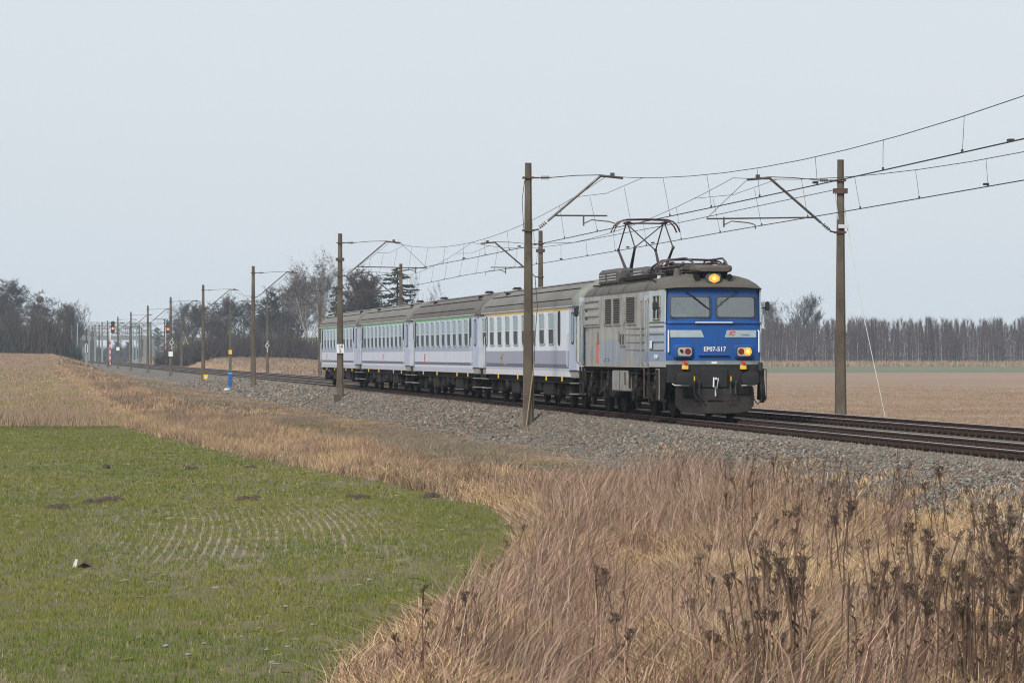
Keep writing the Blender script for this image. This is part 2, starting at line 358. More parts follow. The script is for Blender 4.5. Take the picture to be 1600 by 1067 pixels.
# ---------------------------------------------------------------- train materials
def livery(name, bands, rough=.45, dirt=(.13, .11, .09), amount=.35, dscale=1.2, patches=None, streak=.35):
    """paint in horizontal bands (world height z), with grime streaks"""
    m = mat(name, (1, 1, 1), rough=rough, spec=.22); t = m.node_tree; L = t.links.new; b = t.nodes['Principled BSDF']
    co = t.nodes.new('ShaderNodeTexCoord'); sp = t.nodes.new('ShaderNodeSeparateXYZ'); L(co.outputs['Object'], sp.inputs[0])
    r = t.nodes.new('ShaderNodeMapRange'); r.inputs[1].default_value = .8; r.inputs[2].default_value = 4.4; L(sp.outputs[2], r.inputs[0])
    cr = t.nodes.new('ShaderNodeValToRGB'); cr.color_ramp.interpolation = 'CONSTANT'; e = cr.color_ramp.elements
    for k, (z, c) in enumerate(bands):
        p = (z - .8) / 3.6
        el = e[0] if k == 0 else (e[1] if k == 1 else e.new(p)); el.position = max(0, p); el.color = (*c, 1)
    L(r.outputs[0], cr.inputs[0]); out = cr.outputs[0]
    for (c, s, lo, hi, st) in (patches or []):
        mp = t.nodes.new('ShaderNodeMapping'); mp.inputs['Scale'].default_value = st; L(co.outputs['Object'], mp.inputs[0])
        n = t.nodes.new('ShaderNodeTexNoise'); n.inputs['Scale'].default_value = s; n.inputs['Detail'].default_value = 6; L(mp.outputs[0], n.inputs['Vector'])
        k = t.nodes.new('ShaderNodeMapRange'); k.inputs[1].default_value = lo; k.inputs[2].default_value = hi; L(n.outputs[0], k.inputs[0])
        x = t.nodes.new('ShaderNodeMixRGB'); x.inputs[2].default_value = (*c, 1); L(out, x.inputs[1]); L(k.outputs[0], x.inputs[0]); out = x.outputs[0]
    mp = t.nodes.new('ShaderNodeMapping'); mp.inputs['Scale'].default_value = (1, 1, streak); L(co.outputs['Object'], mp.inputs[0])
    n = t.nodes.new('ShaderNodeTexNoise'); n.inputs['Scale'].default_value = dscale * 3; n.inputs['Detail'].default_value = 7; n.inputs['Roughness'].default_value = .7; L(mp.outputs[0], n.inputs['Vector'])
    k = t.nodes.new('ShaderNodeMapRange'); k.inputs[1].default_value = .4; k.inputs[2].default_value = .8; k.inputs[4].default_value = amount; L(n.outputs[0], k.inputs[0])
    x = t.nodes.new('ShaderNodeMixRGB'); x.inputs[2].default_value = (*dirt, 1); L(out, x.inputs[1]); L(k.outputs[0], x.inputs[0]); L(x.outputs[0], b.inputs['Base Color'])
    return m
BLUE = (.013, .086, .315)
M['blue'] = livery('blue cab paint', [(0, BLUE), (4, BLUE)], .42, (.045, .05, .065), .6, .8)
M['loco_side'] = livery('dirty silver side paint', [(0, (.3, .3, .29)), (1.46, (.27, .32, .4)), (2.12, (.36, .36, .345)), (3.2, (.38, .4, .43))], .5, (.14, .12, .095), .75, .5,
                        [((.33, .32, .29), .5, .45, .58, (1, 1, 1)), ((.2, .26, .37), .8, .55, .75, (1, 1, 1.6)), ((.15, .13, .1), 2.2, .56, .8, (1, 1, .25))], .5)
M['cab_side'] = livery('pale cab side paint', [(0, (.36, .37, .37)), (1.5, (.22, .28, .42)), (1.75, (.3, .37, .47)), (2.3, (.42, .47, .5))], .5, (.2, .19, .17), .5, .7)
M['loco_roof'] = livery('sooty loco roof', [(0, (.105, .095, .08)), (4, (.105, .095, .08))], .65, (.05, .042, .035), .8, .7, None, 1)
M['band'] = mat('pale grey blue band', (.37, .44, .47), (.3, .36, .39), 4, .45)
M['beam_band'] = mat('grey beam band', (.23, .26, .28), (.16, .17, .17), 5, .5)
M['grille'] = mat('dark grille', (.035, .03, .028), (.06, .05, .043), 9, .7)
M['trim'] = mat('dull aluminium trim', (.33, .33, .32), (.2, .19, .17), 6, .5, .2)
M['rib'] = mat('grimy groove rib', (.17, .165, .155), (.1, .09, .08), 6, .6)
M['panel'] = mat('pale grey battery box', (.28, .275, .26), (.17, .155, .14), 3, .6)
M['seal'] = mat('windscreen rubber', (.028, .04, .06), rough=.5)
M['screen'] = glass('windscreen glass', (.86, .93, .9), .13)
M['cab_in'] = mat('pale green cab lining', (.6, .68, .64), (.5, .57, .54), 3, .7)
M['cab_dk'] = mat('dark cab desk', (.06, .065, .065), rough=.7)
M['lens'] = glass('lamp cover glass', (.85, .85, .84), .05)
M['reflector'] = mat('lamp reflector', (.6, .6, .58), rough=.25, metal=.7)
M['lens_red'] = mat('red tail lens', (.16, .012, .016), rough=.2)
M['lit'] = mat('lit headlamp', (.8, .2, .02), emit=((1, .23, .012), 1.5))
M['lit_core'] = mat('headlamp bulb core', (1, .6, .2), emit=((1, .6, .12), 1.6))
M['roofkit'] = mat('dusty roof equipment', (.045, .046, .05), (.085, .08, .075), 5, .7)
M['pan'] = mat('pantograph tube', (.045, .035, .035), (.09, .04, .04), 3, .5, .3)
M['porcelain'] = mat('pale porcelain', (.55, .53, .48), (.35, .33, .3), 5, .35)

# ---------------------------------------------------------------- locomotive
lo = thing('locomotive', 'blue fronted electric locomotive with raised pantograph and two lit lamps pulling the train', 'locomotive', (XT1, 101.2, 0))
def hwf(y):                                        # half width along the body
    a = abs(y); return 1.45 - .15 * min(1, max(0, (a - 5.1) / 1.8))
def yf(x, z):                                      # front face surface (local y)
    a = abs(x) / 1.3; y = -7.0 + .10 * a * a + (.10 * max(0, (a - .88) / .12) ** 2)
    return y + (.05 + (z - 2.53) * .07 if z > 2.53 else 0)
def cells(P, us, vs, holes, name, m, parent, t=.04, smooth=25):
    """curved panel of thickness t through P(u, v, depth), with rectangular openings"""
    b = MB(); nu, nv = len(us), len(vs)
    def inh(i, j):
        u = (us[i] + us[i + 1]) / 2; v = (vs[j] + vs[j + 1]) / 2
        return any(a < u < c and d < v < e for a, c, d, e in holes)
    V = {}
    def vid(i, j, k):
        if (i, j, k) not in V: V[(i, j, k)] = len(b.v); b.v.append(tuple(P(us[i], vs[j], k * t)))
        return V[(i, j, k)]
    for i in range(nu - 1):
        for j in range(nv - 1):
            if inh(i, j): continue
            q = [(i, j), (i + 1, j), (i + 1, j + 1), (i, j + 1)]
            b.f.append(tuple(vid(*c, 0) for c in q)); b.f.append(tuple(vid(*c, 1) for c in reversed(q))); b.m += [0, 0]
            for (di, dj), (c1, c2) in (((0, -1), (q[0], q[1])), ((1, 0), (q[1], q[2])), ((0, 1), (q[2], q[3])), ((-1, 0), (q[3], q[0]))):
                ii, jj = i + di, j + dj
                if not (0 <= ii < nu - 1 and 0 <= jj < nv - 1) or inh(ii, jj):
                    b.f.append((vid(*c1, 0), vid(*c2, 0), vid(*c2, 1), vid(*c1, 1))); b.m.append(0)
    return b.build(name, m, parent, smooth=smooth)
def grid(a, b_, n, extra=()): return sorted(set([round(a + (b_ - a) * k / n, 4) for k in range(n + 1)] + list(extra)))

# front: lower face then window band (window band set back a little)
us = sorted(set([-1.3, -1.27, -1.23, -1.18, -1.1, -.9, -.6, -.3, 0, .3, .6, .9, 1.1, 1.18, 1.23, 1.27, 1.3]))
cells(lambda u, v, d: (u, yf(u, v) + d, v), us, grid(1.53, 2.53, 8), [], 'cab_front', M['blue'], lo)
WU, WV = (.075, 1.155), (2.655, 3.235)
uw = sorted(set([-1.28, -1.24, -1.2, -WU[1], -.9, -.6, -.3, -WU[0], 0, WU[0], .3, .6, .9, WU[1], 1.2, 1.24, 1.28]))
def PW(u, v, d): return (u, yf(u, v) + d, v)
wb = cells(PW, uw, [2.535, WV[0], 2.95, WV[1], 3.32, 3.43], [(-WU[1], -WU[0], *WV), (WU[0], WU[1], *WV)], 'window_surround', M['blue'], lo)
crs = MB(); crs.tube([(u, yf(u, 2.53) - .012, 2.525) for u in us], .028, 6); crs.build('front_crease', M['blue'], lo, smooth=40)
vis = MB(); vis.loft([[(u, yf(u, 3.4) - .06, 3.395), (u, yf(u, 3.4) + .1, 3.395), (u, yf(u, 3.4) + .1, 3.435), (u, yf(u, 3.4) - .05, 3.435)] for u in uw]); vis.build('rain_visor', M['blue'], lo)
for sx in (-1, 1):
    a, c = (WU[0], WU[1]) if sx > 0 else (-WU[1], -WU[0]); cx, cz = (a + c) / 2, (WV[0] + WV[1]) / 2
    w_, h_ = c - a, WV[1] - WV[0]
    wf = MB(); o1 = rrect(w_ + .05, h_ + .05, .07); i1 = rrect(w_ - .06, h_ - .06, .07)
    rings = []
    for (pu, pv), (qu, qv) in zip(o1, i1):
        A = PW(cx + pu, cz + pv, -.012); B = PW(cx + qu, cz + qv, -.022); D = PW(cx + qu, cz + qv, .03); E = PW(cx + pu, cz + pv, .03)
        rings.append([A, B, D, E])
    rings.append(rings[0]); wf.loft(rings, caps=False)
    win = wf.build('windscreen', M['seal'], lo, smooth=50)
    g = MB(); xs = [a + .02 + (w_ - .04) * k / 6 for k in range(7)]
    g.loft([[PW(x, WV[0] + .02, .012), PW(x, WV[1] - .02, .012), PW(x, WV[1] - .02, .018), PW(x, WV[0] + .02, .018)] for x in xs])
    g.build('pane', M['screen'], win)
    wp = MB(); p0 = (-.72, 3.35) if sx < 0 else (.62, 3.35); p1 = (-.17, 2.93) if sx < 0 else (.12, 2.95)
    wp.tube([(p0[0], yf(p0[0], 3.35) - .05, p0[1]), (p1[0], yf(p1[0], p1[1]) - .05, p1[1])], .012, 5)
    wp.tube([(lerp(p0[0], p1[0], .3), yf(p0[0], 3.2) - .035, lerp(p0[1], p1[1], .3) + .02), (lerp(p0[0], p1[0], 1.12), yf(p1[0], 2.9) - .03, lerp(p0[1], p1[1], 1.12))], .014, 4)
    wp.ball((p0[0], yf(p0[0], 3.35) - .03, p0[1]), .035, .03, .03); wp.build('wiper', M['rubber'], lo)
# cab sides, main sides, ends
def PS(sx): return lambda u, v, d: (sx * (hwf(u) - d - (0.02 * max(0, v - 2.9))), u, v)
sidewin = (-6.42, -5.72, 2.62, 3.25)
for sx in (-1, 1):
    cells(PS(sx), [-6.86, sidewin[0], sidewin[1], -5.25], [1.36, 1.53, 2.3, sidewin[2], sidewin[3], 3.42], [(sidewin[0], sidewin[1], sidewin[2], sidewin[3])], 'cab_side', M['cab_side'], lo)
    cells(PS(sx), [-5.245, -5.1, -3.4, -1.7, 0, 1.7, 3.4, 5.1, 7.0], [1.34, 1.5, 2.4, 2.9, 3.42], [], 'side_wall', M['loco_side'], lo)
    sw = MB(); u0, u1, v0, v1 = sidewin
    for (ua, va, ub, vb) in ((u0, v0, u1, v0), (u1, v0, u1, v1), (u1, v1, u0, v1), (u0, v1, u0, v0)):
        sw.tube([PS(sx)(ua, va, -.01), PS(sx)(ub, vb, -.01)], .025, 4)
    sw.tube([PS(sx)(lerp(u0, u1, .45), v0, -.008), PS(sx)(lerp(u0, u1, .45), v1, -.008)], .018, 4)
    f = sw.build('side_window', M['trim'], lo); g = MB(); g.hexa([PS(sx)(u0, v0, .01), PS(sx)(u1, v0, .01), PS(sx)(u1, v0, .016), PS(sx)(u0, v0, .016), PS(sx)(u0, v1, .01), PS(sx)(u1, v1, .01), PS(sx)(u1, v1, .016), PS(sx)(u0, v1, .016)]); g.build('pane', M['screen'], f)
    # blue wrap at the front corner
    for z in (2.44, 2.24, 2.03, 1.83):
        b = MB(); b.tube([PS(sx)(-5.2, z, -.008), PS(sx)(6.7, z, -.008)], .016, 5) if False else None
    rb = MB()
    for z in (2.40, 2.23, 2.02, 1.82): rb.tube([PS(sx)(-4.7, z, -.006), PS(sx)(6.0, z, -.006)], .02, 5)
    for z in (2.55, 2.44, 2.24, 2.03, 1.81): rb.tube([PS(sx)(-6.8, z, -.006), PS(sx)(-5.35, z, -.006)], .018, 5)
    rb.build('side_rib', M['rib'], lo)
nb = MB()
ew = MB(); ew.box(-1.43, 1.43, 6.96, 7.0, 1.36, 3.42); ew.build('end_wall', M['cab_side'], lo)
fl = MB(); fl.box(-1.29, 1.29, -6.72, 6.94, 1.26, 1.34); fl.build('floor_frame', M['grime'], lo)
# grilles and panels on the visible side
def frame_panel(y0, y1, z0, z1, name, fm, inner, nsl, slname, lab=None):
    x = -hwf((y0 + y1) / 2) + .012 * 0
    b = MB(); t = .035
    b.box(x - .03, x + .02, y0, y1, z1 - t, z1); b.box(x - .03, x + .02, y0, y1, z0, z0 + t); b.box(x - .03, x + .02, y0, y0 + t, z0 + t, z1 - t); b.box(x - .03, x + .02, y1 - t, y1, z0 + t, z1 - t)
    p = b.build(name, fm, lo)
    if inner: q = MB(); q.box(x - .008, x + .01, y0 + t, y1 - t, z0 + t, z1 - t); q.build('back_plate', inner, p)
    for k in range(nsl):
        z = z0 + t + (z1 - z0 - 2 * t) * (k + .5) / nsl; d = (z1 - z0 - 2 * t) / nsl * .36
        s = MB(); s.hexa([(x - .008, y0 + t, z + d * .2), (x - .026, y0 + t, z - d), (x - .026, y1 - t, z - d), (x - .008, y1 - t, z + d * .2), (x - .008, y0 + t, z + d * .6), (x - .026, y0 + t, z - d * .5), (x - .026, y1 - t, z - d * .5), (x - .008, y1 - t, z + d * .6)]); s.build(slname, fm if slname == 'bar' else inner, p)
    return p
for y0, y1 in ((-3.25, -1.75), (-.75, .45), (.7, 1.9)): frame_panel(y0, y1, 2.52, 3.3, 'grille', M['trim'], M['grille'], 11, 'slat')
frame_panel(2.9, 5.7, 2.5, 3.28, 'louvre_panel', M['trim'], None, 3, 'bar')
for y0 in (-1.3, 2.1, -6.98 + 12.9):
    b = MB(); b.prism([(y0 + u * .9, 2.9 + v) for u, v in rrect(.32, .76, .14)], 0, -1.475, -1.43); b.build('slot_cover', M['trim'], lo)
for y0 in (-1.55, -1.1):
    b = MB(); b.box(-1.485, -1.44, y0, y0 + .36, 1.93, 2.3); p = b.build('air_intake', M['trim'], lo); q = MB(); q.box(-1.495, -1.47, y0 + .08, y0 + .28, 1.97, 2.26); q.build('intake_slot', M['grille'], p)
for y0 in (-.55, 3.2): b = MB(); b.prism([(y0 + u, 2.2 + v) for u, v in rrect(.16, .3, .07)], 0, -1.475, -1.44); b.build('oval_cover', M['rib'], lo)
# cab door with its handrails, and the rear one
for y0 in (-5.2, 6.15):
    b = MB(); b.box(-1.458, -1.44, y0, y0 + .62, 1.4, 3.28); d = b.build('cab_door', M['cab_side'], lo); b = MB(); b.box(-1.475, -1.46, y0 + .1, y0 + .16, 2.2, 2.35); b.build('handle', M['chrome'], d)
    for yy in (y0 - .06, y0 + .72):
        b = MB(); b.tube([(-1.46, yy, 1.42), (-1.53, yy, 1.5), (-1.53, yy, 3.1), (-1.46, yy, 3.2)], .024, 6); b.build('handrail', M['trim'], lo, smooth=40)
    st = MB(); st.box(-1.46, -1.40, y0 + .02, y0 + .08, .5, 1.33); st.box(-1.46, -1.40, y0 + .56, y0 + .62, .5, 1.33)
    for z in (.52, .85, 1.15): st.box(-1.47, -1.3, y0 + .08, y0 + .56, z, z + .035)
    st.build('door_steps', M['grime'], lo)
b = MB(); b.box(-1.475, -1.45, -4.7, -4.62, .5, 1.35); b.build('brown_pipe', M['rust'], lo)
for x in (-1, 1):
    b = MB(); b.tube([(x * 1.36, -6.55, 2.92), (x * 1.5, -6.6, 2.94)], .015, 5); b.bbox(x * 1.52 - .06, x * 1.52 + .06, -6.64, -6.57, 2.86, 3.1, .03); b.build('side_mirror', M['rubber'], lo, smooth=40)
    for s in (-1, 1):
        pass
    b = MB(); b.tube([(x * 1.2, -6.86, 2.34), (x * 1.215, -6.97, 2.3), (x * 1.215, -6.97, 1.76), (x * 1.2, -6.86, 1.72)], .022, 6); b.build('front_handrail', M['white'], lo, smooth=40)
b = MB(); b.tube([(-1.46, 6.6, 2.95), (-1.56, 6.62, 2.95)], .015, 5); b.bbox(-1.64, -1.5, 6.6, 6.7, 2.83, 3.15, .04); b.build('side_mirror', M['rubber'], lo)
b = MB(); b.tube([(-.5, yf(.5, 2.53) - .0, 2.535), (-.49, yf(.5, 2.53) - .06, 2.535), (.49, yf(.5, 2.53) - .06, 2.535), (.5, yf(.5, 2.53), 2.535)], .018, 6); b.build('windscreen_handrail', M['white'], lo)
# pale bands, number, emblem
for sx in (-1, 1):
    xs = [(-1.17, -.4), (-.9, -.4), (-.6, -.4), (-.37, -.27)] if sx < 0 else [(.4, .3), (.6, .4), (.9, .4), (1.13, .4)]
    b = MB()
    if sx < 0: top, bot = [-1.17, -.95, -.65, -.34], [-1.17, -.95, -.65, -.27]
    else: top, bot = [.35, .65, .95, 1.15], [.29, .65, .95, 1.15]
    b.loft([[(t_, yf(t_, 2.3) - .007, 2.335), (q_, yf(q_, 2.2) - .007, 2.15), (q_, yf(q_, 2.2) + .01, 2.15), (t_, yf(t_, 2.3) + .01, 2.335)] for t_, q_ in zip(top, bot)]); b.build('front_band', M['band'], lo)
text('IC', .15, M['logo_red'], lo, (.47, yf(.47, 2.26) - .012, 2.252), ROT_FRONT, 'emblem', .35, .006)
text('PKP INTERCITY', .052, M['text_grey'], lo, (.78, yf(.8, 2.2) - .012, 2.215), ROT_FRONT, 'lettering', 0, .001)
text('EP07-517', .165, M['white'], lo, (0.02, yf(0, 1.8) - .006, 1.83), ROT_FRONT, 'number', 0, .0025, sx=.95)
b = MB(); b.box(-.42, .42, yf(.3, 1.7) - .07, yf(0, 1.7) + .02, 1.665, 1.685); b.build('number_ledge', M['blue'], lo)
# headlights
for sx in (-1, 1):
    cx, cz = sx * .80, 1.77; yy = yf(.8, 1.77)
    b = MB(); rings = []
    for d, k in ((.04, 1.5), (-.06, 1.28), (-.10, 1.12)): rings.append([(cx + u * k, yy + d, cz + v * (1 + (k - 1) * 1.3) - .03 * (k - 1)) for u, v in rrect(.40, .26, .07)])
    b.loft(rings); hl = b.build('headlight', M['blue'], lo, smooth=35)
    b = MB(); b.prism([(cx + u, cz + v) for u, v in rrect(.41, .27, .075)], 1, yy - .118, yy - .095); b.build('lamp_rim', M['rubber'], hl)
    b = MB(); b.prism([(cx + u, cz + v) for u, v in rrect(.37, .23, .06)], 1, yy - .124, yy - .112); b.build('reflector_plate', M['reflector'], hl)
    b = MB(); b.cyl((cx - sx * .085, yy - .126, cz), (0, 1, 0), .082, .02, 14); b.build('tail_lens', M['lens_red'], hl)
    b = MB(); b.cyl((cx + sx * .095, yy - .126, cz), (0, 1, 0), .1, .02, 14, None); o = b.build('headlamp_lens', M['lit'] if sx > 0 else M['reflector'], hl)
    if sx > 0: o['label'] = 'lit headlamp lens'; b = MB(); b.cyl((cx + .095, yy - .139, cz), (0, 1, 0), .042, .008, 12); b.build('bulb', M['lit_core'], hl)
    else: b = MB(); b.cyl((cx - .095, yy - .138, cz), (.3, 1, .2), .06, .01, 10); b.build('bulb', M['darkgrey'], hl)
# grey band, beam, buffers, coupling, plough
b = MB(); b.loft([[(u, yf(u, 1.5) - .02, 1.425), (u, yf(u, 1.5) - .02, 1.525), (u, yf(u, 1.5) + .06, 1.525), (u, yf(u, 1.5) + .06, 1.425)] for u in us]); b.build('beam_band', M['beam_band'], lo)
b = MB(); b.prism([(u, 1.475 + v) for u, v in rrect(.15, .055, .025)], 1, -7.03, -7.02); b.build('maker_plate', M['white'], lo)
b = MB(); b.loft([[(u, yf(u, 1.2), .74 if abs(u) < 1.1 else .95), (u, yf(u, 1.2), 1.422), (u, yf(u, 1.2) + .12, 1.422), (u, yf(u, 1.2) + .12, .74 if abs(u) < 1.1 else .95)] for u in us]); b.build('buffer_beam', M['darkgrey'], lo)
b = MB(); b.bbox(-.36, .36, -7.06, -6.98, .82, 1.33, .02); b.build('coupler_plate', M['darkgrey'], lo)
for sx in (-1, 1):
    b = MB(); b.cyl((sx * .875, -7.28, 1.06), (0, 1, 0), .105, .5, 12); b.cyl((sx * .875, -7.05, 1.06), (0, 1, 0), .17, .1, 12); bf = b.build('buffer', M['black'], lo, smooth=40)
    out = [(u, v) for u, v in [(-.23, -.09), (-.19, -.15), (-.1, -.175), (.1, -.175), (.19, -.15), (.23, -.09), (.23, .09), (.19, .14), (.1, .17), (-.1, .17), (-.19, .14), (-.23, .09)]]
    b = MB(); b.loft([[(sx * .875 + u * k, y, 1.06 + v * k) for u, v in out] for y, k in ((-7.49, .9), (-7.53, 1), (-7.56, .985), (-7.575, .8))]); b.build('buffer_plate', M['darkgrey'], bf, smooth=30)
    b = MB(); b.tube([(sx * 1.13, -7.06, .92), (sx * 1.08, -7.2, .88), (sx * .7, -7.2, .875)], .012, 5); b.build('shunter_handle', M['white'], lo)
    for k, dx in enumerate((.42, .56)):
        x = sx * dx; b = MB(); b.cyl((x, -7.1, .98), (0, 1, 0), .045, .12, 8); b.tube([(x, -7.14, .98), (x - .02, -7.24, .86), (x - .03, -7.27, .66), (x - .07 * sx, -7.25, .5), (x - .12 * sx, -7.2, .47)], .026, 6); hs = b.build('brake_hose', M['rubber'], lo, smooth=40)
        if k == (1 if sx < 0 else 0): q = MB(); q.box(x - .012, x + .012, -7.2, -7.16, 1.0, 1.12); q.build('cock_handle', M['yellow'], hs)
    b = MB(); b.bbox(sx * .78 - .085, sx * .78 + .085, -7.06, -7.0, 1.3, 1.415, .008); pl = b.build('warning_plate', M['yellow'], lo); b = MB()
    b.prism([(sx * .78 - .055, 1.36 + .028), (sx * .78 - .055 - .032, 1.36 - .028), (sx * .78 - .055 + .032, 1.36 - .028)], 1, -7.066, -7.058); b.build('warning_triangle', M['white'], pl)
    b = MB(); b.prism([(sx * .78 - .055, 1.36 + .012), (sx * .78 - .055 - .008, 1.36 - .018), (sx * .78 - .055 + .008, 1.36 - .018)], 1, -7.069, -7.064); b.build('warning_mark', M['text_dark'], pl)
    b = MB(); b.box(sx * .78 - .03, sx * .78 + .03, -7.12, -7.03, 1.46, 1.53); b.build('lamp_bracket', M['red'], lo)
    b = MB(); b.hexa([(sx * 1.32, -6.86, .46), (sx * 1.42, -6.86, .46), (sx * 1.42, -6.2, .5), (sx * 1.32, -6.2, .5), (sx * 1.26, -6.9, 1.32), (sx * 1.36, -6.9, 1.32), (sx * 1.42, -6.3, 1.32), (sx * 1.32, -6.3, 1.32)])
    b.v = b.v; b.build('corner_steps', M['grime'], lo)
    b = MB(); b.tube([(sx * 1.44, -6.85, .5), (sx * 1.44, -6.85, 1.3), (sx * 1.44, -6.4, 1.3)], .025, 5); b.build('step_rail', M['rib'], lo)
b = MB(); b.tube([(0, -7.05, 1.04), (0, -7.28, 1.06)], .035, 6); b.tube([(-.055, -7.26, 1.09), (-.07, -7.3, .84), (.03, -7.3, .8), (.06, -7.27, 1.07)], .024, 6); b.tube([(0, -7.2, .8), (0, -7.22, .6)], .02, 5); b.build('coupling_link', M['chrome'], lo, smooth=40)
b = MB(); b.tube([(1.0, -7.2, .85), (1.03, -7.25, .5), (1.14, -7.22, .38), (1.24, -7.15, .5), (1.26, -7.0, .9)], .016, 5); b.build('cable_loop', M['rubber'], lo)
b = MB(); b.cyl((1.24, -7.06, 1.38), (0, 0, 1), .06, .22, 8); b.build('cable_socket', M['rubber'], lo)
b = MB(); b.bbox(1.26, 1.36, -6.99, -6.8, .42, 1.22, .02); b.build('side_duct', M['grime'], lo)
pl = [(-1.05, .8), (-1.05, .34), (-.9, .19), (-.5, .145), (.5, .145), (.9, .19), (1.05, .34), (1.05, .8)]
b = MB(); b.prism(pl, 1, -7.1, -7.04); pw = b.build('plough', M['plough'], lo)
b = MB()
for x in (-.55, -.03, .08, .33, -.9, .75): b.box(x - .012, x + .012, -7.108, -7.1, .25, .33)
b.build('bolt_slots', M['rubber'], pw)
b = MB(); b.bbox(-.88, -.55, -7.16, -7.1, .58, .84, .02); b.build('coupler_box', M['black'], lo); b = MB(); b.bbox(.6, .95, -7.16, -7.1, .64, .84, .02); b.build('coupler_box', M['black'], lo)
b = MB(); b.box(-.2, .2, -7.13, -7.1, .475, .5); b.build('coupling_rest', M['black'], lo)
# roof
rp = [(1.0, 3.42), (.985, 3.5), (.93, 3.6), (.8, 3.7), (.62, 3.775), (.4, 3.83), (.2, 3.86), (0, 3.87)]
def rring(y):
    d = min(y + 7.06, 7.06 - y) ; k = math.sqrt(max(0, 1 - (1 - min(1, d / 1.15)) ** 2)) if d < 1.15 else 1
    hw = hwf(y) + .015; pts = [(hw * f, 3.42 + (z - 3.42) * (.12 + .88 * k)) for f, z in rp]
    full = pts + [(-x, z) for x, z in pts[-2::-1]]
    return [(x, y + (.14 * (abs(x) / 1.3) ** 2 * (1 if y < 0 else -1) if abs(y) > 6.2 else 0), z) for x, z in full]
ys = [-7.06, -7.04, -7.0, -6.92, -6.8, -6.6, -6.35, -6.1, -5.9, -5, -3, 0, 3, 5, 5.9, 6.1, 6.35, 6.6, 6.8, 6.92, 7.0, 7.05]
b = MB(); b.loft([rring(y) for y in ys], caps=True); b.build('roof', M['loco_roof'], lo, smooth=50)
for y in (-4.9, -1.2, 1.3, 3.9):
    b = MB(); b.loft([[(x * 1.012, y + dy, z + .016) for x, _, z in rring(y)] for dy in (-.03, .03)], caps=False); b.build('roof_seam', M['grime'], lo)
for sx in (-1, 1): b = MB(); b.tube([(sx * 1.3, -5.6, 3.62), (sx * 1.22, -4.6, 3.72), (sx * 1.22, 5.6, 3.72)], .022, 5); b.build('roof_cable', M['black'], lo)
# top light and its hood
b = MB(); rings = [[(u * k, y, 3.70 + v * k) for u, v in rrect(.4, .27, .09)] for y, k in ((-6.2, 1.1), (-6.95, 1.06), (-7.02, .96))]; b.loft(rings); tl = b.build('top_headlight', M['loco_roof'], lo, smooth=35)
b = MB(); b.prism([(u, 3.70 + v) for u, v in rrect(.35, .22, .08)], 1, -7.035, -7.018); b.build('lamp_rim', M['rubber'], tl)
b = MB(); b.prism([(u, 3.70 + v) for u, v in rrect(.31, .18, .07)], 1, -7.042, -7.03); b.build('reflector_plate', M['reflector'], tl)
b = MB(); b.cyl((0, -7.046, 3.70), (0, 1, 0), .118, .02, 14); b.build('headlamp_lens', M['lit'], tl); b = MB(); b.cyl((0, -7.06, 3.70), (0, 1, 0), .05, .01, 12); b.build('bulb', M['lit_core'], tl)
b = MB(); b.loft([[(u * k, y, 3.96 + v * k2 - (k < .99) * .02) for u, v in rrect(.98, .2, .08)] for y, k, k2 in ((-7.05, .86, .5), (-6.98, 1, .95), (-6.1, 1, 1), (-5.8, .85, .6))]); b.build('lamp_hood', M['loco_roof'], lo, smooth=40)
b = MB(); b.box(-.4, .4, -6.8, -5.9, 3.76, 3.9); b.build('hood_base', M['black'], lo)
for x in (-.46, .42): b = MB(); b.cyl((x, -6.72, 3.74), (0, 1, 0), .04, .4, 8, .04); b.tube([(x, -6.86, 3.74), (x, -6.97, 3.74)], .05, 10, .085); b.build('horn', M['black'], lo, smooth=40)
b = MB(); b.cyl((-.78, -5.9, 3.86), (0, 0, 1), .12, .22, 10, .09); b.build('roof_vent', M['loco_roof'], lo, smooth=40)
b = MB(); b.cyl((-.95, -4.1, 3.76), (0, 0, 1), .07, .16, 8, .05); b.build('roof_vent', M['porcelain'], lo, smooth=40)
# roof boxes with louvres
for y0, y1, x0, x1, z1 in ((2.6, 4.5, -1.0, -.15, 4.2), (4.55, 6.0, -1.0, -.15, 4.2), (-.9, .9, -.85, 0, 4.16), (2.6, 5.9, .15, 1.0, 4.15)):
    b = MB(); b.bbox(x0, x1, y0, y1, 3.7, z1, .1); bx = b.build('resistor_box', M['roofkit'], lo, smooth=30)
    b = MB()
    for yy in np.arange(y0 + .2, y1 - .2, .2):
        for z in (3.86, 3.94, 4.02): b.box(x0 - .012, x0 + .01, yy, yy + .13, z, z + .025)
    b.build('louvre_slots', M['porcelain'], bx)
b = MB()
for y, x in ((-4.6, -.5), (-4.6, .5), (-2.6, -.5), (-2.6, .5), (-1.5, -.75), (2.0, -.8), (2.0, .8)):
    b = MB()
    for k in range(3): b.cyl((x, y, 3.86 + .07 * k), (0, 0, 1), .1, .03, 10); b.cyl((x, y, 3.89 + .07 * k), (0, 0, 1), .06, .05, 8)
    b.build('insulator', M['porcelain'] if y == -4.6 else M['insul'], lo)
b = MB(); b.tube([(-.6, -4.8, 4.08), (-.6, -1.0, 4.08), (-.3, 2, 4.12), (-.3, 5.5, 4.26)], .03, 6); b.tube([(.3, -4.8, 4.1), (.3, 2.3, 4.12)], .03, 6); b.build('busbar', M['pan'], lo)
b = MB(); b.bbox(-.55, .35, -3.9, -3.1, 3.9, 4.15, .05); b.build('breaker_box', M['roofkit'], lo)
b = MB(); b.cyl((-.2, -2.2, 4.0), (0, 1, 0), .12, .9, 10); b.build('air_drum', M['rust'], lo, smooth=40)
b = MB(); b.box(-1.0, -.4, -2.6, 2.2, 3.8, 3.9); b.build('roof_walkway', M['grime'], lo)
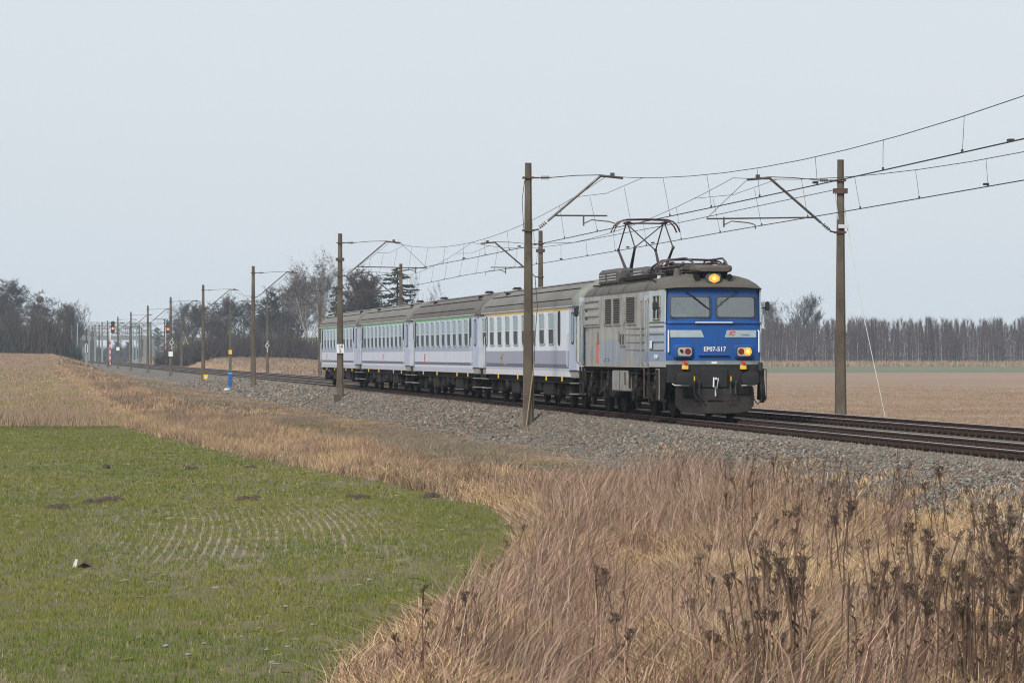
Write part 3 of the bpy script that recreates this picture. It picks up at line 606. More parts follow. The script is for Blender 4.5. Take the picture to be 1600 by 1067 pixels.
# pantographs: raised over the rear bogie, folded over the front one
def panto(y0, up, lab):
    """Empty-free part: base frame is the part, arms and head its sub-parts"""
    zb = 4.12 if up else 3.99; zk = 4.78 if up else 4.12; zh = 5.53 if up else 4.17; ky = 1.45 if up else 1.95; kx = .56
    b = MB()
    for x in (-.55, .55): b.tube([(x, y0 - 1.0, zb), (x, y0 + 1.0, zb)], .035, 6)
    for y in (-.95, -.3, .3, .95): b.tube([(-.62, y0 + y, zb), (.62, y0 + y, zb)], .03, 6)
    base = b.build('pantograph', M['pan'], lo, label=lab)
    for sy in (-1, 1):
        b = MB()
        for sx in (-1, 1): b.tube([(sx * .5, y0 + sy * .35, zb + .02), (sx * kx, y0 + sy * ky, zk)], .055, 6, .035); b.ball((sx * kx, y0 + sy * ky, zk), .05, .05, .06)
        b.build('lower_arm', M['pan'], base)
        b = MB()
        for sx in (-1, 1): b.tube([(sx * kx, y0 + sy * ky, zk), (sx * .55, y0 + sy * .12, zh)], .021, 5)
        b.tube([(sy * kx, y0 + sy * ky, zk), (-sy * .55, y0 + sy * .12, zh)], .018, 5)
        b.build('upper_arm', M['pan'], base)
    for sy in (-1, 1):
        yy = y0 + sy * .26; b = MB(); b.tube([(-.98, yy, zh - .26), (-.9, yy, zh - .08), (-.78, yy, zh + .04), (-.6, yy, zh + .1), (0, yy, zh + .115), (.6, yy, zh + .1), (.78, yy, zh + .04), (.9, yy, zh - .08), (.98, yy, zh - .26)], .026, 6)
        b.build('contact_strip', M['pan'], base, smooth=50)
    b = MB(); b.tube([(-.55, y0, zh), (.55, y0, zh)], .026, 6)
    for sx in (-1, 1): b.bbox(sx * .55 - .07, sx * .55 + .07, y0 - .3, y0 + .3, zh - .03, zh + .05, .03)
    b.build('head_frame', M['pan'], base)
panto(3.55, True, 'raised diamond pantograph'); panto(-3.6, False, 'folded pantograph')
# bow guard bars of the folded one
for x in (-.5, .5): b = MB(); b.tube([(x * 1.5, -1.3, 3.9), (x * 1.4, -1.7, 4.14), (x * 1.2, -2.6, 4.28), (x, -5.6, 4.27), (x * .9, -6.3, 4.16), (x * .9, -6.6, 4.02)], .03, 6); b.build('guard_bar', M['pan'], lo, smooth=50)
# side logo and text
b = MB(); b.box(-1.456, -1.449, 3.0, 3.5, 2.0, 2.08); b.box(-1.456, -1.449, 3.2, 3.55, 1.46, 2.02); b.box(-1.456, -1.449, 3.05, 3.2, 1.46, 1.53); b.build('emblem', M['logo_red'], lo)
text('INTERCITY', .2, M['text_grey'], lo, (-1.456, 1.7, 1.55), ROT_SIDE, 'lettering', 0, .003)
text('EP07-517', .16, M['white'], lo, (-1.39, -6.0, 1.62), ROT_SIDE, 'number', 0, .003)
b = MB(); b.box(-1.452, -1.44, -5.75, -5.42, 1.86, 2.06); b.build('notice_plate', M['white'], lo)
# running gear
def wheelset(parent, y, r, x0=0, m=None):
    for sx in (-1, 1):
        b = MB(); b.cyl((sx * .755, y, r), (1, 0, 0), r, .13, 24); b.cyl((sx * .7, y, r), (1, 0, 0), r + .028, .03, 24); b.cyl((sx * .83, y, r), (1, 0, 0), r * .3, .1, 10)
        wh = b.build('wheel', M['black'], parent, smooth=30)
        q = MB(); q.cyl((sx * .822, y, r), (1, 0, 0), r - .07, .012, 24, r - .1); q.build('wheel_disc', M['grime'], wh)
    b = MB(); b.cyl((0, y, r), (1, 0, 0), .09, 1.5, 8); b.build('axle', M['black'], parent)
for yb in (-3.9, 3.9):
    b = MB()
    for sx in (-1, 1):
        b.prism([(yb - 2.3, .95), (yb - 2.3, .75), (yb - 1.9, .55), (yb - 1.1, .5), (yb - .5, .62), (yb + .5, .62), (yb + 1.1, .5), (yb + 1.9, .55), (yb + 2.3, .75), (yb + 2.3, .95)], 0, sx * 1.08 - .06, sx * 1.08 + .06)
    b.box(-1.0, 1.0, yb - .3, yb + .3, .5, .9); bg_ = b.build('bogie_frame', M['grime'], lo)
    for dy in (-1.5, 1.5):
        wheelset(lo, yb + dy, .625)
        for sx in (-1, 1): b = MB(); b.cyl((sx * 1.2, yb + dy, .62), (1, 0, 0), .17, .24, 12); b.bbox(sx * 1.2 - .1, sx * 1.2 + .1, yb + dy - .28, yb + dy + .28, .5, .8, .05); b.build('axle_box', M['black'], lo)
        for sx in (-1, 1):
            for d2 in (-.42, .42):
                b = MB()
                b.cyl((sx * 1.2, yb + dy + d2, .9), (0, 0, 1), .06, .36, 6)
                for k in range(5): b.cyl((sx * 1.2, yb + dy + d2, .74 + .075 * k), (0, 0, 1), .1, .04, 8)
                b.build('coil_spring', M['grime'], lo)
        for sx in (-1, 1): b = MB(); b.prism([(yb + dy * 1.42 - .22, .44), (yb + dy * 1.42 + .22, .44), (yb + dy * 1.42 + .12, .2), (yb + dy * 1.42 - .12, .2)], 0, sx * 1.12 - .05, sx * 1.12 + .05); b.build('sand_guard', M['grime'], lo)
        b = MB(); b.tube([(-1.28, yb + dy - .3, 1.0), (-1.34, yb + dy + .1, .55), (-1.3, yb + dy + .45, .72)], .09, 7, .05); b.build('brake_cylinder', M['grime'], lo)
        b = MB(); b.tube([(-1.36, yb + dy - .6, 1.25), (-1.38, yb + dy - .55, .7), (-1.38, yb + dy - .2, .42), (-1.38, yb + dy + .15, .6)], .022, 5); b.tube([(-1.36, yb + dy + .7, 1.25), (-1.36, yb + dy + .7, .75)], .03, 5); b.tube([(-1.34, yb + dy - 1., 1.18), (-1.34, yb + dy + 1., 1.18)], .025, 5); b.build('brake_pipe', M['grime'], lo)
        b = MB()
        for q in range(4): x_ = -1.3 + .06 * q; b.tube([(x_, yb + dy - .2 + .12 * q, 1.3), (x_ - .05, yb + dy - .25 + .15 * q, .8), (x_, yb + dy - .1 + .1 * q, .45)], .035, 5)
        b.build('hose', M['rubber'], lo)
b = MB(); b.bbox(-1.4, -.5, -1.5, 1.05, .66, 1.25, .03); q = b.build('battery_box', M['panel'], lo)
b = MB(); b.box(-1.41, -1.395, -.25, -.22, .7, 1.22); b.box(-1.41, -1.395, -1.3, -1.1, .85, 1.2); b.build('box_seam', M['grille'], q)
b = MB(); b.box(-.9, .9, -6.6, 6.6, .95, 1.25); b.build('underframe', M['black'], lo)
b = MB(); b.bbox(-1.3, -.9, -2.4, -1.7, .4, 1.2, .05); b.bbox(-1.3, -.9, 1.3, 2.2, .45, 1.2, .05); b.build('equipment_case', M['black'], lo)
for y in (7.28,):
    for sx in (-1, 1): b = MB(); b.cyl((sx * .875, y, 1.06), (0, 1, 0), .1, .5, 10); b.cyl((sx * .875, y + .22, 1.06), (0, 1, 0), .22, .05, 14); b.build('buffer', M['black'], lo)
b = MB(); b.box(-1.25, 1.25, 6.95, 7.1, .75, 1.4); b.build('buffer_beam', M['grime'], lo)
# cab interior
b = MB(); b.box(-1.3, 1.3, -5.3, -5.26, 1.4, 3.38); b.build('cab_bulkhead', M['cab_in'], lo)
b = MB(); b.box(-.25, .1, -5.32, -5.3, 1.5, 3.25); b.box(.5, .72, -5.33, -5.3, 2.6, 3.2); b.build('cab_locker', M['cab_dk'], lo)
b = MB(); b.box(-1.2, 1.2, -6.78, -6.3, 2.45, 2.53); b.box(-1.1, -.2, -6.5, -6.3, 2.53, 2.62); b.build('driver_desk', M['cab_dk'], lo)
b = MB(); b.box(-1.25, 1.25, -6.8, -5.3, 1.42, 1.5); b.build('cab_floor', M['cab_dk'], lo)
b = MB(); b.bbox(-.98, -.58, -5.98, -5.88, 2.13, 2.8, .05); b.bbox(-1.0, -.56, -6.35, -5.95, 2.02, 2.12, .04); b.cyl((-.78, -6.1, 1.76), (0, 0, 1), .06, .52, 8); b.build('driver_seat', M['cab_dk'], lo)
b = MB(); b.bbox(.72, 1.02, -5.75, -5.62, 1.95, 2.95, .06); b.bbox(.72, 1.02, -6.1, -5.7, 1.87, 1.97, .04); b.cyl((.87, -5.9, 1.68), (0, 0, 1), .06, .38, 8); b.build('assistant_seat', M['cab_dk'], lo)
b = MB(); b.bbox(.55, .82, -6.72, -6.55, 2.53, 2.66, .03); b.bbox(.68, .98, -6.74, -6.6, 2.54, 2.63, .03)
tag(b.build('jacket', M['yellow'], None, (XT1, 101.2, 0)), 'yellow folded jacket on the cab desk behind the locomotive\'s right windscreen', 'jacket')

# ---------------------------------------------------------------- driver
M['skin'] = mat('skin', (.42, .25, .18), rough=.55); M['hair'] = mat('dark hair', (.03, .022, .018), rough=.7); M['shirt'] = mat('white shirt', (.72, .73, .73), rough=.8); M['trouser'] = mat('dark trousers', (.03, .03, .04), rough=.9)
def person(loc):
    vs = [(0, 0, .0), (0, -.02, .2), (0, -.03, .42), (0, -.04, .54), (0, -.06, .62), (0, -.075, .72), (0, -.07, .8),
          (.17, -.03, .46), (.24, -.12, .22), (.2, -.36, .16), (.18, -.46, .17), (-.17, -.03, .46), (-.24, -.12, .22), (-.2, -.36, .16), (-.18, -.46, .17),
          (.1, -.1, -.02), (.12, -.45, .0), (.12, -.47, -.36), (.12, -.6, -.4), (-.1, -.1, -.02), (-.12, -.45, .0), (-.12, -.47, -.36), (-.12, -.6, -.4)]
    es = [(0, 1), (1, 2), (2, 3), (3, 4), (4, 5), (5, 6), (2, 7), (7, 8), (8, 9), (9, 10), (2, 11), (11, 12), (12, 13), (13, 14), (0, 15), (15, 16), (16, 17), (17, 18), (0, 19), (19, 20), (20, 21), (21, 22)]
    rad = [.15, .14, .15, .06, .07, .098, .075, .075, .05, .036, .03, .075, .05, .036, .03, .09, .07, .045, .04, .09, .07, .045, .04]
    for s, wv in ((1, 10), (-1, 14)):
        bx, by, bz = vs[wv]
        for k, (dx, L) in enumerate(((-.035, .062), (-.012, .078), (.012, .084), (.034, .075))):
            a = len(vs); vs += [(bx + dx, by - .05, bz + .004), (bx + dx, by - .05 - L * .6, bz - .008), (bx + dx, by - .05 - L, bz - .04)]; es += [(wv, a), (a, a + 1), (a + 1, a + 2)]; rad += [.011, .0095, .008]
        a = len(vs); vs += [(bx - s * .045, by - .03, bz), (bx - s * .06, by - .075, bz - .02)]; es += [(wv, a), (a, a + 1)]; rad += [.012, .01]
    me = bpy.data.meshes.new('person'); me.from_pydata(vs, es, []); o = link('person', me)
    sk = o.modifiers.new('skin', 'SKIN'); sk.use_smooth_shade = True
    for k, r in enumerate(rad): me.skin_vertices[0].data[k].radius = (r * (1.25 if k in (0, 1, 2) else 1), r * (.85 if k in (0, 1, 2) else 1))
    me.skin_vertices[0].data[0].use_root = True
    o.modifiers.new('sub', 'SUBSURF').levels = 2; o.modifiers['sub'].render_levels = 2
    bpy.context.view_layer.update(); dg = bpy.context.evaluated_depsgraph_get(); nm = bpy.data.meshes.new_from_object(o.evaluated_get(dg)); o.modifiers.clear(); o.data = nm
    nm.materials.clear()
    for m in (M['skin'], M['shirt'], M['trouser']): nm.materials.append(m)
    for p in nm.polygons:
        c = p.center; p.material_index = 0 if (c.z > .53 or c.y < -.3 and c.z > .1) else (1 if c.z > .03 else 2)
    o.location = loc; tag(o, 'driver in a white shirt seated behind the left windscreen of the locomotive', 'person')
    b = MB(); b.tube([(0, -.165, .72), (0, -.188, .695), (0, -.165, .685)], .014, 6); b.build('nose', M['skin'], o, smooth=60)
    for sx in (-1, 1):
        b = MB(); b.ball((sx * .034, -.158, .725), .013, .01, .009); b.build('eye', M['text_dark'], o)
        b = MB(); b.ball((sx * .098, -.07, .71), .014, .025, .035); b.build('ear', M['skin'], o, smooth=60)
    b = MB(); b.tube([(-.025, -.163, .66), (0, -.168, .658), (.025, -.163, .66)], .006, 5); b.build('mouth', M['logo_red'], o)
    b = MB(); b.ball((0, -.055, .765), .102, .108, .08, 12, 7); b.build('hair', M['hair'], o, smooth=60)
person((XT1 - .78, 101.2 - 6.1, 2.24))

# ---------------------------------------------------------------- coaches
WHITE = (.66, .72, .8)
LAV = (.27, .29, .38); PALE = (.58, .61, .71); STR = (.06, .068, .13); LOW = (.43, .45, .55); SKIRT = (.6, .61, .64); WB = (.42, .51, .68)
lv1 = livery('first class livery', [(0, SKIRT), (1.17, LOW), (1.26, STR), (1.39, LAV), (1.81, WHITE), (3.05, (.75, .45, .08)), (3.135, (.6, .6, .6))], .38, (.3, .28, .26), .3, .8)
lv2 = livery('second class livery', [(0, LOW), (1.17, PALE), (1.265, STR), (1.39, PALE), (1.8, (.3, .35, .47)), (1.95, WB), (3.03, (.13, .42, .17)), (3.125, (.62, .64, .64))], .38, (.3, .28, .27), .34, .8)
M['door_lav'] = mat('lavender door paint', (.33, .37, .52), (.43, .46, .58), 2, .4)
M['end_wall'] = mat('pale coach end paint', (.54, .59, .65), (.42, .45, .49), 2.5, .45)
M['coach_roof'] = mat('dusty coach roof', (.165, .153, .135), (.12, .11, .098), 1.2, .7, stretch=(1, .35, 1), c3=(.2, .187, .167), s3=.4)
M['coach_roof2'] = mat('sooty coach roof', (.115, .104, .093), (.085, .077, .07), 1.2, .75, stretch=(1, .35, 1), c3=(.145, .132, .118), s3=.4)
M['roof_rim'] = mat('greenish roof rim', (.2, .22, .185), (.16, .17, .15), 3, .6)
M['upper_glass'] = mat('upper pane with painted sky reflection', (.13, .215, .24), (.2, .29, .31), 1.2, .2, spec=.2)  # pale sky reflection is painted into the base colour of these panes
M['lower_glass'] = mat('dark lower pane', (.008, .015, .019), (.018, .03, .037), 1.0, .3, spec=.03)
M['wframe'] = mat('window frame metal', (.48, .52, .56), (.36, .39, .42), 6, .4)
def build_window_meshes():
    w_, h_ = 1.2, 1.06
    b = MB(); o1 = rrect(w_, h_, .12); i1 = rrect(w_ - .1, h_ - .1, .1)
    r = [[(-.022, p[0], p[1]), (-.03, q[0], q[1]), (.0, q[0], q[1]), (.01, p[0], p[1])] for p, q in zip(o1, i1)]; r.append(r[0]); b.loft(r, caps=False); b.box(-.03, 0, -w_ / 2 + .05, w_ / 2 - .05, -.035, .005)
    fr = b.mesh('window'); fr.materials.append(M['wframe'])
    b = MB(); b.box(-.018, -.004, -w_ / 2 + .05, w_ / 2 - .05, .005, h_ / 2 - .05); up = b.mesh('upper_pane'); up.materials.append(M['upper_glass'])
    b = MB(); b.box(-.012, .0, -w_ / 2 + .05, w_ / 2 - .05, -h_ / 2 + .05, -.035); dn = b.mesh('lower_pane'); dn.materials.append(M['lower_glass'])
    b = MB(); o1 = rrect(.46, 1.08, .16); i1 = rrect(.34, .96, .12)
    r = [[(-.02, p[0], p[1]), (-.028, q[0], q[1]), (.0, q[0], q[1]), (.01, p[0], p[1])] for p, q in zip(o1, i1)]; r.append(r[0]); b.loft(r, caps=False); nf = b.mesh('narrow_window'); nf.materials.append(M['rubber'])
    b = MB(); b.prism(rrect(.36, .98, .12), 0, -.012, 0); ng = b.mesh('pane'); ng.materials.append(M['lower_glass'])
    return fr, up, dn, nf, ng
WM = build_window_meshes()
def coach(yc, lab, liv, roofm, wins, narrow, first, logo):
    co = thing('passenger_coach', lab, 'passenger coach', (XT1, yc, 0), group='coaches of the train')
    L = 11.27; dr = L - 1.35
    b = MB(); b.box(-1.41, 1.41, -dr, dr, 1.0, 3.19); b.build('body', liv, co)
    for s in (-1, 1):
        b = MB(); b.hexa([(-1.405, s * dr, 1.2), (1.405, s * dr, 1.2), (1.31, s * L, 1.2), (-1.31, s * L, 1.2), (-1.405, s * dr, 3.19), (1.405, s * dr, 3.19), (1.31, s * L, 3.19), (-1.31, s * L, 3.19)])
        b.build('vestibule', M['end_wall'], co)
        for sx in (-1, 1):
            if sx > 0: continue
            def DP(u, z, d): t_ = (u - dr) / (L - dr); return (-(1.405 - .095 * t_) - d, s * u, z)
            b = MB(); u0, u1 = dr + .12, L - .14
            b.hexa([DP(u0, 1.22, -.01), DP(u1, 1.22, -.01), DP(u1, 1.22, .025), DP(u0, 1.22, .025), DP(u0, 3.1, -.01), DP(u1, 3.1, -.01), DP(u1, 3.1, .025), DP(u0, 3.1, .025)])
            d = b.build('door', M['door_lav'], co); um = (u0 + u1) / 2; b = MB()
            b.loft([[DP(um + a, 2.5 + c, e) for a, c in rrect(.44, 1.0, .16)] for e in (.02, .034)]); q = b.build('door_window', M['rubber'], d)
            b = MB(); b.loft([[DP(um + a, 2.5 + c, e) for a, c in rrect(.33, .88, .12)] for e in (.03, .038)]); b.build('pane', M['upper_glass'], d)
            b = MB(); b.tube([DP(dr + .03, 1.3, .02), DP(dr + .03, 1.35, .06), DP(dr + .03, 2.3, .06), DP(dr + .03, 2.35, .02)], .018, 5); b.build('handrail', M['chrome'], co)
            b = MB(); b.box(-1.36, -1.1, s * um - .5, s * um + .5, .98, 1.16); b.box(-1.42, -1.1, s * um - .42, s * um + .42, .8, .83); b.box(-1.42, -1.05, s * um - .42, s * um + .42, .47, .5); b.build('door_steps', M['panel'], co)
        b = MB(); b.bbox(-.5, .5, s * (L + .05) - .22, s * (L + .05) + .22, 1.1, 3.2, .1); b.build('gangway_bellows', M['rubber'], co)
        for sx in (-1, 1): b = MB(); b.cyl((sx * .875, s * (L + .3), 1.06), (0, 1, 0), .1, .5, 10); b.cyl((sx * .875, s * (L + .52), 1.06), (0, 1, 0), .22, .05, 14); b.build('buffer', M['black'], co)
        b = MB(); b.box(-1.25, 1.25, s * L - .12, s * L + .12, .85, 1.19); b.build('end_beam', M['grime'], co)
    ar = [(1.44, 3.17), (1.43, 3.3), (1.36, 3.46), (1.2, 3.64), (.96, 3.8), (.66, 3.93), (.34, 4.02), (0, 4.05)]; prof = ar + [(-x, z) for x, z in ar[-2::-1]]
    b = MB(); b.loft([[(x, y, z) for x, z in prof] for y in (-L + .35, -6, 0, 6, L - .35)]); b.build('roof', roofm, co, smooth=50)
    for s in (-1, 1):
        b = MB(); b.loft([[(x * k, s * y, 3.17 + (z - 3.17) * k2) for x, z in prof] for y, k, k2 in ((L - .352, 1.006, 1.01), (L + .06, .985, .99), (L + .09, .95, .95))]); b.build('roof_end', M['roof_rim'] if first else roofm, co, smooth=50)
    for x, z in ((-1.395, 3.4), (-1.1, 3.73), (-.68, 3.93), (.68, 3.93), (1.1, 3.73)):
        b = MB(); b.tube([(x, -L + .9, z), (x, L - .9, z)], .014, 4); b.build('roof_seam', M['grime'], co)
    b = MB(); b.tube([(-1.44, -L + .36, 3.175), (-1.44, L - .36, 3.175)], .02, 5); b.build('gutter', M['wframe'], co)
    for y in ((-7.5, 7.2) if not first else (8.6,)):
        b = MB(); b.cyl((-.45, y, 4.06), (0, 0, 1), .2, .09, 10, .12); b.build('roof_vent', M['grime'], co, smooth=40); b = MB(); b.box(-1.0, -.85, y - 1.25, y - 1.05, 3.78, 3.88); b.build('roof_hatch', M['black'], co)
    for y in wins:
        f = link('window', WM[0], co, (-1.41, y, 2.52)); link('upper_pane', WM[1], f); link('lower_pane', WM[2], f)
    for y in narrow: f = link('narrow_window', WM[3], co, (-1.41, y, 2.52)); link('pane', WM[4], f)
    # emblem and lettering
    b = MB(); y = logo; x0, x1 = -1.414, -1.408
    b.box(x0, x1, y - .1, y + .2, 1.3, 1.62); b.box(x0, x1, y - .45, y + .2, 1.66, 1.71); b.box(x0, x1, y - .45, y + .2, 1.3, 1.33); b.box(x0, x1, y - .3, y + .2, 1.56, 1.59); b.build('emblem', M['logo_red'], co)
    text('INTERCITY', .13, M['text_grey'], co, (-1.413, y - 1.0, 1.36), ROT_SIDE, 'lettering', 0, .002)
    b = MB(); b.box(-1.413, -1.409, y - 1.6, y - .5, 1.26, 1.42) if False else None
    for y in (-8.6, -5.2, 1.5, 6.5): b = MB(); b.box(-1.43, -1.40, y - .05, y + .05, .86, 1.0); b.build('lifting_mark', M['yellow'], co)
    # running gear
    b = MB(); b.box(-1.3, 1.3, -dr, dr, .86, .998); b.box(-.5, .5, -9.4, 9.4, .5, .86); b.build('underframe', M['black'], co)
    for yb in (-8.05, 8.05):
        b = MB()
        for sx in (-1, 1): b.prism([(yb - 1.75, .72), (yb - 1.75, .55), (yb - 1, .5), (yb - .5, .36), (yb + .5, .36), (yb + 1, .5), (yb + 1.75, .55), (yb + 1.75, .72)], 0, sx * 1.05 - .06, sx * 1.05 + .06)
        b.box(-1, 1, yb - .25, yb + .25, .4, .7); b.build('bogie_frame', M['grime'], co)
        for dy in (-1.25, 1.25):
            wheelset(co, yb + dy, .46)
            for sx in (-1, 1):
                b = MB(); b.cyl((sx * 1.14, yb + dy, .46), (1, 0, 0), .14, .2, 10)
                for d2 in (-.3, .3): b.cyl((sx * 1.14, yb + dy + d2, .62), (0, 0, 1), .09, .3, 8)
                b.box(sx * 1.14 - .08, sx * 1.14 + .08, yb + dy - .36, yb + dy + .36, .44, .52); b.build('axle_box', M['grime'], co)
            b = MB(); b.tube([(-1.2, yb + dy - .5, .85), (-1.25, yb + dy - .3, .4), (-1.22, yb + dy + .2, .55)], .05, 6); b.build('damper', M['black'], co)
    for y0, y1, z0, m in ((-5.6, -3.4, .38, 'grime'), (-2.9, -2.0, .5, 'black'), (2.3, 4.3, .36, 'grime'), (.2, 1.4, .42, 'black')): b = MB(); b.bbox(-1.25, -.5, y0, y1, z0, .9, .04); b.build('equipment_box', M[m], co)
    for y in (-1.2, 5.1): b = MB(); b.cyl((-.85, y, .66), (1, 0, 0), .2, .8, 14); b.ball((-1.25, y, .66), .1, .2, .2); b.build('air_tank', M['plough'], co, smooth=40)
    b = MB(); b.tube([(-1.28, -10, .82), (-1.28, 10, .82)], .03, 5); b.tube([(-1.1, -9.9, .6), (-1.1, 9.9, .6)], .03, 5); b.build('brake_pipe', M['grime'], co)
    return co
w9 = [-7.0 + 2.09 * k for k in range(8)]
coach(109.1 + 11.27, 'front coach behind the locomotive, with yellow stripe below its paler roof', lv1, M['coach_roof'], [-6.15 + 2.07 * k for k in range(9)] if False else [-6.35 + 2.07 * k for k in range(9)], [-8.0, 11.9 - .2 - 2.0], True, 5.6)
coach(109.1 + 11.27 + 23.85, 'second coach, with green stripe and a clean run of evenly spaced windows', lv2, M['coach_roof2'], [-8.2 + 1.86 * k for k in range(10)], [-9.4, 9.5], False, 6.0)
coach(109.1 + 11.27 + 47.7, 'third coach, with green stripe, its body covered by no post', lv2, M['coach_roof'], [-8.3 + 1.83 * k for k in range(10)], [-9.5, 9.4], False, -.5)
coach(109.1 + 11.27 + 71.55, 'last coach, its middle hidden by the post with the sign 14 5', lv2, M['coach_roof'], [-8.2 + 1.95 * k for k in range(9)], [-9.5, 9.3], False, 6.5)
text('TEK/', .22, M['text_dark'], bpy.data.objects['passenger_coach'], (-.88, -11.285, 2.62), ROT_FRONT, 'lettering')
# ---------------------------------------------------------------- catenary masts
NX, FX, SPAN, S0 = 15.75, 25.8, 66.4, 111.8
PHI = {}
def mast(x, y, sgn, long, full, label, group, ztop=7.65):
    """concrete mast; sgn +1: the arm reaches towards +x"""
    zg = H(x, y) - .25
    o = thing('catenary_mast', label, 'catenary mast', (x, y, 0), group=group)
    b = MB(); rings = []
    for z in (zg, 0, 2, 4, 6, ztop):
        k = (z - zg) / (ztop - zg); a = lerp(.185, .105, k); c = lerp(.15, .09, k); e = .035
        rings.append([(-a, -c + e, z), (-a + e, -c, z), (a - e - .03, -c, z), (a - .03, -c + .05, z), (a, -c + .05, z), (a, c, z), (a - e, c + e, z), (-a + e, c + e, z)])
    b.loft(rings); b.build('pole', M['concrete'], o)
    if full:
        b = MB()
        for z in np.arange(-.1, 7.3, .62): k = (z - zg) / (ztop - zg); b.cyl((.01, -lerp(.15, .09, k) - .001, z), (0, 1, 0), .016, .012, 6)
        b.build('bolt_holes', M['grille'], o)
    T, B, J, E = 7.19, 5.55, (2.3, 7.27), (3.0, 7.2)
    n = 6 if full else 4
    b = MB()
    for z in (T, B): b.box(-.16, .16, -.15, .17, z - .03, z + .03); b.tube([(sgn * .15, 0, z), (sgn * .34, 0, z + (.0 if z > 6 else .04))], .03, n)
    b.build('mast_clamp', M['rust'], o)
    b = MB(); b.tube([(sgn * .72, 0, T + .01), (sgn * 1.5, 0, T + .08), (sgn * J[0], 0, J[1] + .02)], .016, n); b.build('top_tie', M['rust'], o)
    for (p, q) in (((.34, T), (.72, T + .01)), ((.3, B + .04), (.62, B + .3))):
        b = MB(); b.tube([(sgn * p[0], 0, p[1]), (sgn * q[0], 0, q[1])], .022, n)
        if full:
            for k in range(4): t_ = .25 + .17 * k; c = (sgn * lerp(p[0], q[0], t_), 0, lerp(p[1], q[1], t_)); b.cyl(c, (sgn * (q[0] - p[0]), 0, q[1] - p[1]), .062, .025, 9)
        b.build('insulator', M['insul'], o)
    b = MB(); b.tube([(sgn * .62, 0, B + .3), (sgn * J[0], 0, J[1])], .043, n); b.build('cantilever_strut', M['steel'], o)
    b = MB(); b.tube([(sgn * (J[0] - .05), 0, J[1]), (sgn * E[0], 0, E[1])], .045, n); b.box(sgn * 2.66 - .06, sgn * 2.66 + .06, -.07, .07, 7.24, 7.36); b.build('cantilever_tip', M['steel'], o)
    zs = 6.02; x0 = .62 + (zs - B - .3) / (J[1] - B - .3) * (J[0] - .62); x1 = 4.3 if long else 2.5
    b = MB(); b.tube([(sgn * x0, 0, zs), (sgn * x1, 0, zs - (.06 if long else 0))], .028, n); b.build('steady_tube', M['rust'], o)
    xr = 3.75 if long else 1.75; dr_ = -1 if long else 1
    b = MB(); b.tube([(sgn * xr, 0, zs), (sgn * xr, 0, zs - .32)], .028, n); b.tube([(sgn * xr, 0, zs - .25), (sgn * (xr + dr_ * .25), 0, zs - .13), (sgn * (xr + dr_ * .8), 0, zs - .18), (sgn * (xr + dr_ * 1.0), 0, zs - .24), (sgn * (xr + dr_ * 1.02), 0, zs - .38)], .02, n)
    b.build('registration_arm', M['steel'], o)
    if long: b = MB(); b.tube([(sgn * E[0], 0, E[1]), (sgn * x1, 0, zs - .04)], .009, 4); b.build('stay_wire', M['wire'], o)
    return o
NEAR_LAB = ['near mast standing in front of the front coach and the locomotive, bare grey concrete', 'near mast carrying the white 14 5 plate, before the last coach', 'near mast just right of the blue trackside post', 'near mast with the yellow box at its foot',
            'near mast with white zigzag marker and small white plate', 'near mast next beyond the one with the zigzag marker', 'near mast third beyond the yellow box', 'near mast with a small white plate, beside the striped signal', 'near mast immediately beyond the nearer-side red signal', 'near mast fifth from the far end of its row', 'near mast fourth from the far end of its row', 'near mast third from the far end of its row']
FAR_LAB = ['far mast at right with guy wire, standing beyond both tracks', 'far mast rising above the front coach roof', 'far mast in front of the spruce', 'far mast just left of the last coach', 'far mast with a white zigzag marker', 'far mast with a small yellow plate', 'far mast beside the dark bare trees, first beyond the yellow plate',
           'far mast just left of the right-hand red signal', 'far mast second beyond the right-hand red signal', 'far mast fifth from the far end of its row', 'far mast fourth from the far end of its row', 'far mast third from the far end of its row']
near_y, far_y = [], []
mast(NX, S0 - SPAN, 1, True, True, 'near mast closest to the viewer, at the near end of its row', 'masts along the nearer track'); mast(FX, S0 - SPAN, -1, False, True, 'far mast closest to the viewer, at the near end of its row', 'masts along the farther track')
near_y.append(S0 - SPAN); far_y.append(S0 - SPAN)
